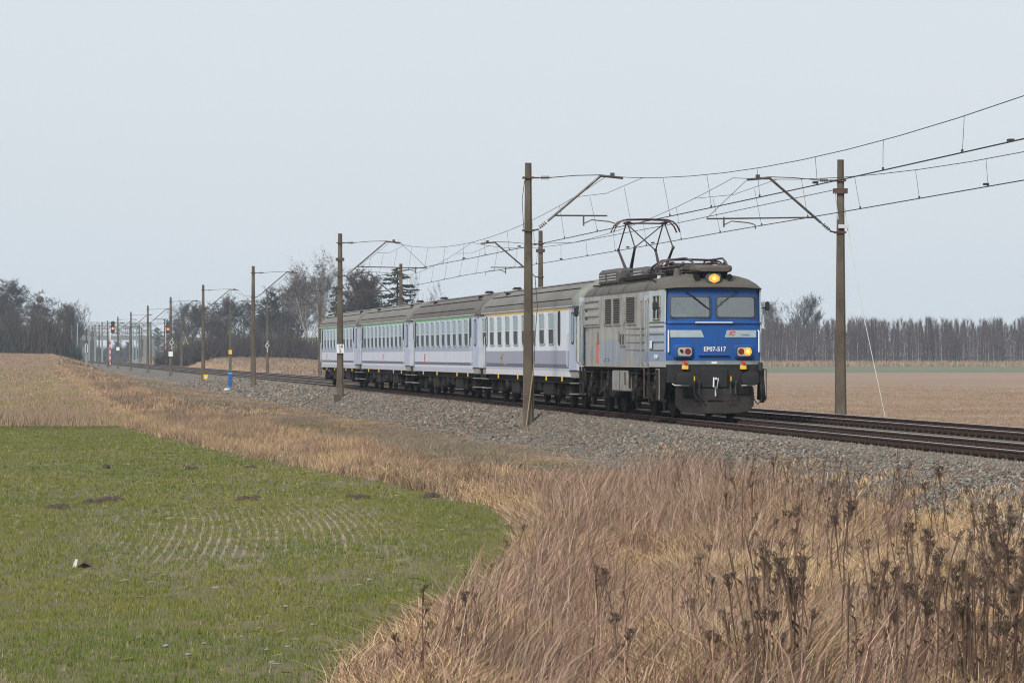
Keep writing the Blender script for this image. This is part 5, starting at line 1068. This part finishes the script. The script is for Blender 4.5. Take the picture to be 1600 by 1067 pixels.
for wd, V, t_ in BS: wm = wd.mesh('trunk'); wm.materials.append(M['birch_bark']); BM.append((wm, tri_mesh('crown', V, t_, M['tint'])))
rng = random.Random(5)
for i in range(110):
    px = 1185 + 445 * (i + rng.random()) / 110; D = 838 + rng.uniform(0, 14); x, y = at(px, D); s = rng.uniform(.85, 1.12) * (1.0 + .0 * px)
    o = thing('birch_tree', 'slender bare birch on the front edge of the wood beyond the brown field', 'birch tree', (x, y, H(x, y)), rng.uniform(0, 6.28), 'birches on the front edge of the wood'); o.scale = (s, s, s); w_, c_ = BM[i % 5]; link('trunk', w_, o); link('crown', c_, o)
VV, TT, wv = [], [], MB()
for i in range(620):
    px = 930 + 880 * rng.random(); D = 853 + 75 * rng.random(); x, y = at(px, D); z = H(x, y); s = rng.uniform(.8, 1.15); _, V, t_ = BS[i % 5]; a = rng.uniform(0, 6.28); ca, sa = math.cos(a), math.sin(a)
    sub = V[rng.randrange(3)::2]; Q = np.stack([sub[..., 0] * ca - sub[..., 1] * sa, sub[..., 0] * sa + sub[..., 1] * ca, sub[..., 2]], -1) * s + (x, y, z); VV.append(Q); TT.append(t_[:len(Q)])
    wv.tube([(x, y, z - .3), (x + rng.gauss(0, .2), y, z + 8.5 * s)], .09, 3, .03)
link('wood_twigs', tri_mesh('wood_twigs', np.concatenate(VV), np.concatenate(TT), M['tint']), kind='stuff'); M['dim_bark'] = mat('greyish birch bark', (.2, .185, .17), (.1, .09, .08), 1, .85); wv.build('wood_trunks', M['dim_bark'], kind='stuff')
# ---------------------------------------------------------------- grass, stones, weeds
RG = np.random.default_rng(3)
def blades(X, Y, Z, h, wd, lean, col, nb=5, spread=.05, bias=(0, 0), segs=1, var=(.7, 1.35)):
    """nb thin blades at every point; returns triangles and tints"""
    n = len(X) * nb; X = np.repeat(X, nb); Y = np.repeat(Y, nb); Z = np.repeat(Z, nb); h = np.repeat(h, nb) * RG.uniform(.55, 1.2, n); wd = np.repeat(np.broadcast_to(wd, (n // nb,)), nb); col = np.repeat(col, nb, 0) * RG.uniform(*var, (n, 1)) * (1 + RG.normal(0, .06, (n, 3)))
    sp = np.repeat(np.broadcast_to(spread, (n // nb,)), nb)
    X = X + RG.normal(0, 1, n) * sp; Y = Y + RG.normal(0, 1, n) * sp
    bx_ = np.repeat(bias[0], nb) if np.ndim(bias[0]) else bias[0]
    a = RG.uniform(0, 2 * np.pi, n); ln = np.abs(RG.normal(0, 1, n)) * lean; dx = np.cos(a) * ln * h + bx_ * h; dy = np.sin(a) * ln * h + bias[1] * h
    wa = RG.uniform(-.9, .9, n); wx = np.cos(wa) * wd / 2; wy = np.sin(wa) * wd / 2
    B0 = np.stack([X - wx, Y - wy, Z - .02], -1); B1 = np.stack([X + wx, Y + wy, Z - .02], -1)
    if segs == 1: T = np.stack([X + dx, Y + dy, Z + h], -1); return np.stack([B0, B1, T], 1), np.clip(col, 0, 1)
    m0 = np.stack([X + dx * .4 - wx * .8, Y + dy * .4 - wy * .8, Z + h * .6], -1); m1 = np.stack([X + dx * .4 + wx * .8, Y + dy * .4 + wy * .8, Z + h * .6], -1); T = np.stack([X + dx * 1.2, Y + dy * 1.2, Z + h], -1)
    V = np.concatenate([np.stack([B0, B1, m1], 1), np.stack([B0, m1, m0], 1), np.stack([m0, m1, T], 1)]); return V, np.clip(np.concatenate([col] * 3), 0, 1)
def scatter(x0, x1, y0, y1, dens):
    n = int((x1 - x0) * (y1 - y0) * dens); return RG.uniform(x0, x1, n), RG.uniform(y0, y1, n)
def view_keep(X, Y, margin=.035):
    """drop what is far outside the picture (a wide margin is left)"""
    D = X * math.sin(TH) + Y * math.cos(TH); u = (X * math.cos(TH) - Y * math.sin(TH)) / D; return (np.abs(u) < 800 / FPX + margin) & (D > 24)
def mixc(a, b, t): return np.asarray(a) * (1 - t[:, None]) + np.asarray(b) * t[:, None]
# young wheat
VV, TT = [], []
for y0, y1, dn, nb, wd in ((24, 45, 190, 5, .01), (45, 75, 125, 5, .013), (75, 151.5, 58, 5, .022)):
    X, Y = scatter(-12, 11, y0, y1, dn); k = view_keep(X, Y) & (X < edge(Y) + .15 - .5 * (fbm(X * 1.5, Y * 1.5, 31) > .55)) & (RG.random(len(X)) > bare(X, Y) * .93) & (RG.random(len(X)) < .62 + .38 * np.sin((X - .058 * (Y - 62) + .0021 * (Y - 62) ** 2) * 2 * np.pi / .155)) & (fbm(X * .9, Y * .5, 12) + RG.normal(0, .2, len(X)) > .27); X, Y = X[k], Y[k]
    n1 = fbm(X * .35, Y * .2, 13); n2 = fbm(X * 2.2, Y * 1.2, 14); c = mixc((.12, .15, .033), (.175, .175, .045), np.clip(n1 * 2 - .5, 0, 1)); c = mixc(c, (.3, .25, .14), (RG.random(len(X)) < .05 + .16 * (n2 > .62)).astype(float) * .8)
    dk = np.clip((Y - 138) / 12, 0, 1); c = c * (1 - .25 * dk[:, None])
    V, t_ = blades(X, Y, Hz(X, Y), np.full(len(X), .062) * (.6 + .8 * n2), wd, .6, c, nb, .035); VV.append(V); TT.append(t_)
link('wheat', tri_mesh('wheat', np.concatenate(VV), np.concatenate(TT), M['tint']), kind='stuff')
# straw scraps lying on the field
X, Y = scatter(-10, 10, 26, 150, 3.5); k = view_keep(X, Y) & (X < edge(Y)) & (fbm(X * .3, Y * .2, 41) > .47); X, Y = X[k], Y[k]; n = len(X); a = RG.uniform(0, 6.28, n); L = RG.uniform(.03, .13, n); w_ = RG.uniform(.003, .009, n); Z = Hz(X, Y) + .035
T = np.stack([np.stack([X - np.cos(a) * L, Y - np.sin(a) * L, Z], -1), np.stack([X + np.cos(a) * L, Y + np.sin(a) * L, Z + .02], -1), np.stack([X - np.sin(a) * w_, Y + np.cos(a) * w_, Z + w_ * 2.5], -1)], 1)
link('straw_scraps', tri_mesh('straw_scraps', T, np.tile([(.33, .26, .16)], (n, 1)) * RG.uniform(.5, 1.2, (n, 1)), M['tint']), kind='stuff')
# dead grass of the verge
PINK, GOLD, GREY, BRN, MOSS = (.37, .25, .185), (.49, .345, .195), (.29, .23, .18), (.16, .092, .06), (.12, .145, .04)
VV, TT = [], []
for y0, y1, dn, nb, wd, segs in ((22, 42, 110, 7, .011, 3), (42, 62, 85, 7, .0125, 3), (62, 90, 52, 7, .015, 3), (90, 160, 34, 6, .02, 1), (160, 300, 11, 5, .045, 1), (300, 620, 3.2, 5, .09, 1)):
    X, Y = scatter(1, 15.9, y0, y1, dn); e = edge(Y); t_ = (X - e) / (15.0 - e)
    patch = fbm(X * .45, Y * .22, 15); fine = fbm(X * 1.6, Y * .9, 16)
    keep = view_keep(X, Y) & (t_ > -.01) & (fine + .25 * RG.random(len(X)) > np.where(Y < 90, .46, .3)) & (RG.random(len(X)) < np.where((t_ > .84) & (Y < 95), .12 + .5 * (fine > .58), np.where(t_ > .93, .3, 1)))
    X, Y, t_, patch, fine = X[keep], Y[keep], t_[keep], patch[keep], fine[keep]
    tall = np.where(Y < 75, np.clip(1.15 - np.abs(t_ - .45) * 1.1, .35, 1), np.clip(.95 - np.abs(t_ - .25) * 1.0, .22, .9)); tall = tall * np.where((Y > 70) & (t_ > .45), .55, 1) * np.where(t_ > .72, .35, 1) * (1 - .72 * sst(.2, .8, X - .236 * Y + .3) * (Y > 44))
    h = (.16 + .75 * np.clip(patch * 2 - .35, 0, 1)) * tall * (.6 + .6 * fine); h = np.where(Y < 75, h * .62 + .06, h * .6 + .04)
    c = mixc(PINK, GOLD, np.clip(fine * 3 - 1.1, 0, 1)); c = mixc(c, GREY, np.clip(patch * 3 - 1.6, 0, 1) * .6); far_ = (Y > 75) * np.clip(fbm(X * .6, Y * .16, 57) * 3 - 1.0, 0, 1); c = mixc(c, (.19, .145, .1), far_ * .75); c = mixc(c, BRN, (RG.random(len(X)) < .28).astype(float) * .75)
    flat = np.clip(1 - np.abs(t_ - .06) / .08, 0, 1) * (Y > 60); c = mixc(c, (.42, .3, .17), flat * .6); h = h * (1 - .5 * flat)
    ms = np.clip(fbm(X * .7, Y * .25, 17) * 4 - 2.15, 0, 1) * (t_ > .45) * (Y > 70); c = mixc(c, MOSS, ms * .8); gr = (t_ > .5) * (Y > 70) * np.clip(fbm(X * .5, Y * .12, 63) * 3 - .9, 0, 1); c = mixc(c, (.2, .175, .135), gr * .8); h = h * (1 - .5 * ms)
    gp = np.exp(-((X - .222 * Y - .1) / 1.1) ** 2 - ((Y - 43) / 7) ** 2); h = h * (1 - .6 * gp); c = mixc(c, (.55, .41, .22), gp * .85)
    V, q = blades(X, Y, Hz(X, Y), h, wd, .75 + .4 * np.repeat(gp, nb), c, nb, .09, (.1 + (fbm(X * .7, Y * .3, 56) - .5) * .9, 0), segs, (.4, 1.55) if y0 < 90 else (.6, 1.4)); VV.append(V); TT.append(q)
X, Y = scatter(2, 15, 27, 74, 62); e = edge(Y); t_ = (X - e) / (15.0 - e); k = view_keep(X, Y) & (t_ > .05) & (t_ < .8) & (X < .243 * Y + .2) & (RG.random(len(X)) < fbm(X * .6, Y * .3, 51) * 4 - 1.4); X, Y = X[k], Y[k]; gp = np.exp(-((X - .222 * Y - .1) / 1.0) ** 2 - ((Y - 43) / 6) ** 2); k = RG.random(len(X)) > gp * .8; X, Y = X[k], Y[k]
V, q = blades(X, Y, Hz(X, Y), RG.uniform(.35, 1.0, len(X)), .0095, .34, mixc((.38, .265, .2), (.16, .1, .072), RG.random(len(X))), 2, .05, (.2 + (fbm(X * .9, Y * .35, 55) - .5) * 1.1, 0), 3, (.35, 1.6)); VV.append(V); TT.append(q)
X, Y = scatter(2, 15.4, 25, 75, 45); e = edge(Y); t_ = (X - e) / (15.0 - e); k = view_keep(X, Y) & (t_ > 0) & (fbm(X * .8, Y * .4, 53) > .42); X, Y = X[k], Y[k]; V, q = blades(X, Y, Hz(X, Y) + .05, RG.uniform(.06, .2, len(X)), .015, 2.2, mixc((.52, .37, .2), (.4, .27, .17), RG.random(len(X))), 4, .1); VV.append(V); TT.append(q)
link('dead_grass', tri_mesh('dead_grass', np.concatenate(VV), np.concatenate(TT), M['tint']), kind='stuff')
# rough meadow beyond the wheat
VV, TT = [], []
for y0, y1, dn, nb, wd in ((151, 190, 16, 5, .04), (190, 300, 5, 5, .07), (300, 447, 2.2, 5, .11), (444, 500, 7, 5, .11)):
    X, Y = scatter(-45, 6, y0, y1, dn); k = view_keep(X, Y, .02) & (X < edge(Y) + .3); X, Y = X[k], Y[k]; p = fbm(X * .25, Y * .07, 18); q = fbm(X * .6, Y * .12, 19)
    h = (.08 + .22 * np.clip(p * 2 - .6, 0, 1)) * np.where(Y > 444, 1.6, 1) + .25 * np.exp(-((Y - 155) / 4) ** 2); c = mixc((.3, .225, .135), (.27, .195, .145), p); c = mixc(c, (.22, .21, .06), np.clip(q * 4 - 2.2, 0, 1) * .7); c = np.where((Y > 444)[:, None], np.asarray((.3, .215, .155)), c)
    V, t_ = blades(X, Y, Hz(X, Y), h, wd, .4, c, nb, .12); VV.append(V); TT.append(t_)
link('meadow_grass', tri_mesh('meadow_grass', np.concatenate(VV), np.concatenate(TT), M['tint']), kind='stuff')
# stubble of the right field, grass at the forest foot and behind the tracks
VV, TT = [], []
X, Y = scatter(25.6, 80, 60, 330, 7); k = view_keep(X, Y, .02) & (RG.random(len(X)) < np.clip((330 - Y) / 220, 0, 1)); X, Y = X[k], Y[k]; c = mixc((.31, .215, .145), (.25, .17, .115), fbm(X * .05, Y * .5, 20)); V, t_ = blades(X, Y, Hz(X, Y), np.full(len(X), .07) * (1 + 1.8 * (X < 27.5)), .03, .5, c, 4, .1); VV.append(V); TT.append(t_)
X, Y = scatter(26, 72, 300, 700, .55); k = view_keep(X, Y, .02) & (X < .09 * Y + 4); X, Y = X[k], Y[k]; c = mixc((.3, .21, .14), (.2, .145, .1), fbm(X * .15, Y * .03, 25)); V, t_ = blades(X, Y, Hz(X, Y), RG.uniform(.12, .35, len(X)), .14, .5, c, 4, .35); VV.append(V); TT.append(t_)
X, Y = scatter(25.6, 30, 240, 640, 3); k = view_keep(X, Y, .02); X, Y = X[k], Y[k]; c = mixc(PINK, GOLD, fbm(X * .5, Y * .1, 22)); V, t_ = blades(X, Y, Hz(X, Y), RG.uniform(.2, .5, len(X)), .08, .4, c, 4, .2); VV.append(V); TT.append(t_)
P = np.array([at(px, D) for px, D in zip(RG.uniform(1150, 1660, 5000), RG.uniform(800, 840, 5000))]); V, t_ = blades(P[:, 0], P[:, 1], Hz(P[:, 0], P[:, 1]), RG.uniform(.5, 1.5, 5000), .22, .4, np.tile([(.3, .22, .15)], (5000, 1)), 3, .4); VV.append(V); TT.append(t_)
link('stubble', tri_mesh('stubble', np.concatenate(VV), np.concatenate(TT), M['tint']), kind='stuff')
# ballast stones
OCT = np.array([(1, 0, 0), (0, 1, 0), (-1, 0, 0), (0, -1, 0), (0, 0, 1), (0, 0, -1)], float); OF = [(0, 1, 4), (1, 2, 4), (2, 3, 4), (3, 0, 4), (1, 0, 5), (2, 1, 5), (3, 2, 5), (0, 3, 5)]
VV, TT = [], []
for y0, y1, dn, r in ((44, 70, 520, .034), (70, 112, 330, .04), (112, 190, 120, .058), (190, 330, 30, .1)):
    X, Y = scatter(13.4, 17.35, y0, y1, dn); pr = np.clip((X - np.where(Y < 95, 14.25, 14.45) + (fbm(X * 1.2, Y * .5, 23) - .5) * 3.2) / .7, 0, 1); k = view_keep(X, Y) & (RG.random(len(X)) < pr); X, Y = X[k], Y[k]; n = len(X)
    P = OCT[None] * RG.uniform(.6, 1.35, (n, 6, 1)) + RG.normal(0, .22, (n, 6, 3)); P *= (r * RG.uniform(.6, 1.3, (n, 1, 3))); a = RG.uniform(0, 6.28, n); ca, sa = np.cos(a)[:, None], np.sin(a)[:, None]; P = np.stack([P[..., 0] * ca - P[..., 1] * sa, P[..., 0] * sa + P[..., 1] * ca, P[..., 2] * .8], -1) + np.stack([X, Y, Hz(X, Y) + r * .25], -1)[:, None]
    VV.append(P[:, OF].reshape(-1, 3, 3)); g = RG.gamma(6, 1 / 6, (n, 1)); c = np.array([(.158, .142, .122)]) * np.clip(g, .3, 2.4); c = np.where(RG.random((n, 1)) < .2, np.array([(.18, .115, .075)]), c) ; c = np.where(RG.random((n, 1)) < .2, c * (.95, 1.05, 1.12), c); TT.append(np.repeat(c, 8, 0))
link('ballast_stones', tri_mesh('ballast_stones', np.concatenate(VV), np.concatenate(TT), M['stone_tint']), kind='stuff')
# tall dead weeds
def weed(seed, Ht0, heads, branchy=5):
    rng = random.Random(seed); b = MB(); hd = MB()
    for stem in range(rng.choice((1, 2, 3))): weed_stem(rng, b, hd, Ht0 * (1 if stem == 0 else rng.uniform(.55, .95)), Vector((rng.gauss(0, .09) * (stem > 0), rng.gauss(0, .09) * (stem > 0), -.05)), heads, branchy)
    sm = b.mesh('stem'); sm.materials.append(M['stem']); hm_ = hd.mesh('flower_head') if hd.v else None
    if hm_: hm_.materials.append(M['head'])
    return sm, hm_
def weed_stem(rng, b, hd, Ht, p, heads, branchy):
    pts = [p]; d = Vector((rng.gauss(0, .07), rng.gauss(0, .07), 1))
    for k in range(4): d = (d + Vector((rng.gauss(0, .06), rng.gauss(0, .06), 0))).normalized(); p = p + d * Ht / 4; pts.append(p)
    b.tube(pts, .0082, 4, .0045); tips = [pts[-1]]
    for k in range(branchy):
        t_ = rng.uniform(.74, .97) * 4; q = pts[min(3, int(t_))].lerp(pts[min(4, int(t_) + 1)], t_ % 1); a = rng.uniform(0, 6.28); e = pts[-1] + Vector((math.cos(a) * rng.uniform(.015, .05), math.sin(a) * rng.uniform(.015, .05), rng.uniform(-.07, .015))) * Ht; b.tube([q, q.lerp(e, .5) + Vector((0, 0, -.01)), e], .003, 3); tips.append(e)
    for e in tips:
        for k in range(heads): c = e + Vector((rng.gauss(0, .012), rng.gauss(0, .012), rng.gauss(0, .006))); hd.ball(tuple(c), .0068, .0068, .005, 4, 2)
        if heads: 
            for k in range(heads): a = rng.uniform(0, 6.28); c = e + Vector((math.cos(a) * .035, math.sin(a) * .035, .012)); hd.tube([e - Vector((0, 0, .03)), c], .002, 3)
    for k in range(5): t_ = rng.uniform(.15, .8) * 4; q = pts[int(t_)].lerp(pts[int(t_) + 1], t_ % 1); a = rng.uniform(0, 6.28); b.add([q, q + Vector((math.cos(a) * .05, math.sin(a) * .05, -.03)), q + Vector((math.cos(a + .3) * .07, math.sin(a + .3) * .07, -.07))], [(0, 1, 2)])
M['stem'] = mat('dead weed stem', (.1, .057, .037), (.14, .088, .06), 9, .85); M['head'] = mat('dry flower head', (.07, .049, .034), (.115, .08, .057), 20, .9)
WD = [weed(60 + i, 1.0, (4, 5, 0, 4, 3, 0, 6, 3)[i], (5, 7, 3, 6, 4, 2, 8, 6)[i]) for i in range(8)]
rng = random.Random(9)
def put_weed(px, py, h, i, lab, group):
    """stands where the sight line through this column meets the ground"""
    D = 30.
    for k in range(400):
        x, y = at(px, D)
        if zat(py, D) < H(x, y): break
        D += .25
    o = thing('dead_weed', lab, 'weed', (x, y, H(x, y)), rng.uniform(0, 6.28), group); o.scale = (h, h, h); s_, h_ = WD[i]; link('stem', s_, o)
    if h_: link('flower_head', h_, o, kind='stuff')
for i in range(175):
    u = rng.random(); px = rng.choice((1585, 1570, 1550, 1520, 1470, 1450, 1440, 1400, 1370, 1350, 1300, 1240, 1200, 1190, 1110, 960)) + rng.gauss(0, 18); py = 1150 - 290 * rng.random() ** 1.4
    if px < 1100 and py < 950: py = rng.uniform(950, 1100)
    put_weed(px, py, rng.uniform(.75, 1.35) * (1 if px > 1150 else .75), rng.randrange(8), 'tall dead brown weed with dried flower heads standing in the foreground grass', 'tall dead weeds in the foreground grass')
for i in range(70):
    px = rng.gauss(1310, 75) if i < 50 else rng.uniform(960, 1560); py = rng.uniform(800, 850); put_weed(px, py, rng.uniform(.7, 1.25), rng.choice((2, 5, 2, 5, 4, 0)), 'thin reddish dead weed in the stand of stalks before the ballast', 'dead stalks before the ballast')
for px, py, h, i in ((735, 1066, .85, 6), (720, 1075, .7, 3), (760, 1060, .8, 7), (640, 1075, .8, 0), (665, 1072, .9, 4), (720, 1000, .7, 4), (765, 940, .8, 0), (800, 930, .9, 7)):
    put_weed(px, py, h, i, 'dead weed leaning at the edge of the green field', 'dead weeds along the field edge')
# molehills and litter on the field
M['soil'] = mat('dark fresh soil', (.05, .036, .026), (.08, .058, .042), 12, .95, bump=1, bscale=20); M['stone'] = mat('pale field stone', (.23, .235, .23), (.14, .14, .13), 9, .85); M['bag'] = mat('white plastic film', (.75, .76, .76), (.6, .6, .6), 6, .4)
def on_field(px, py): D = 2.99 * FPX / (py - CY); x, y = at(px, D); return x, y, H(x, y), D
for px, py, w_, lab in ((90, 795, .2, 'dark molehill at the left side of the wheat field'), (138, 788, .17, 'flat dark molehill left of its twin in the wheat field'), (172, 785, .22, 'flat dark molehill right of its twin in the wheat field'), (385, 782, .25, 'dark molehill above the bare seed rows'), (557, 780, .24, 'dark molehill nearest the field corner by the dead grass'), (677, 777, .17, 'small molehill at the right end of the field'), (296, 732, .17, 'small molehill far back in the middle of the field'), (166, 732, .14, 'small molehill far back at the left of the field'), (394, 733, .17, 'small molehill far back near the right edge of the field')):
    x, y, z, D = on_field(px, py); b = MB(); rn = random.Random(px)
    for k in range(9): b.ball((rn.gauss(0, w_ * .45), rn.gauss(0, w_ * .35), 0), w_ * rn.uniform(.4, .7), w_ * rn.uniform(.3, .5), rn.uniform(.07, .13), 7, 4)
    tag(b.build('molehill', M['soil'], None, (x, y, z), smooth=50), lab, 'molehill', 'molehills on the green field')
for px, py, s, lab in ((577, 912, .065, 'pale flat stone in the middle of the wheat field'), (447, 956, .05, 'small pale stone left of the middle, lower field'), (489, 985, .045, 'pale stone low in the field, left of the weeds'), (417, 1024, .045, 'flat pale stone near the bottom of the field'), (449, 1015, .045, 'little pale stone right of the flat pale one'), (260, 1019, .055, 'blue grey stone in the lower left field'), (295, 1032, .045, 'white stone beside the blue grey one'), (319, 1015, .045, 'small bluish stone right of the white one'), (378, 1003, .03, 'tiny bluish stone in the lower field'), (425, 1045, .05, 'pale stone close to the bottom edge'), (216, 1004, .035, 'tiny bluish stone left of the blue grey one')):
    x, y, z, D = on_field(px, py); b = MB(); rn = random.Random(px); b.ball((0, 0, .02), s * .7, s * .5, s * .3, 7, 5); b.v = [(vx * rn.uniform(.8, 1.2), vy * rn.uniform(.8, 1.2), vz * rn.uniform(.85, 1.15)) for vx, vy, vz in b.v]; tag(b.build('field_stone', M['stone'], None, (x, y, z + .03)), lab, 'stone', 'stones lying on the green field')
x, y, z, D = on_field(116, 886); b = MB(); b.hexa([(-.03, 0, 0), (.03, 0, 0), (.04, .05, 0), (-.02, .05, 0), (.02, 0, .13), (.05, 0, .12), (.05, .05, .12), (.02, .05, .13)]); tag(b.build('white_scrap', M['bag'], None, (x, y, z)), 'white scrap of film sticking up from the left of the field', 'litter')
x, y, z, D = on_field(131, 888); b = MB(); b.loft([[(-.1, 0, .03), (0, -.06, .1), (.1, 0, .04), (.02, .05, .01)], [(-.08, .06, .05), (0, .04, .13), (.12, .08, .06), (.02, .1, .02)]]); tag(b.build('dead_leaf', M['rust'], None, (x, y, z)), 'curled brown leaf beside the white scrap', 'leaf')
D = 97; x, y = at(547, D); b = MB(); b.loft([[(-.2, 0, .0), (-.1, 0, .08), (.1, 0, .03), (.22, 0, .2)], [(-.18, .1, .02), (-.05, .12, .14), (.12, .1, .1), (.24, .06, .22)], [(-.1, .2, 0), (0, .22, .1), (.1, .2, .06), (.15, .2, .08)]]); tag(b.build('plastic_bag', M['bag'], None, (x, y, H(x, y) + .12)), 'white plastic bag caught in the dead grass below the ballast', 'litter')
finish_text()
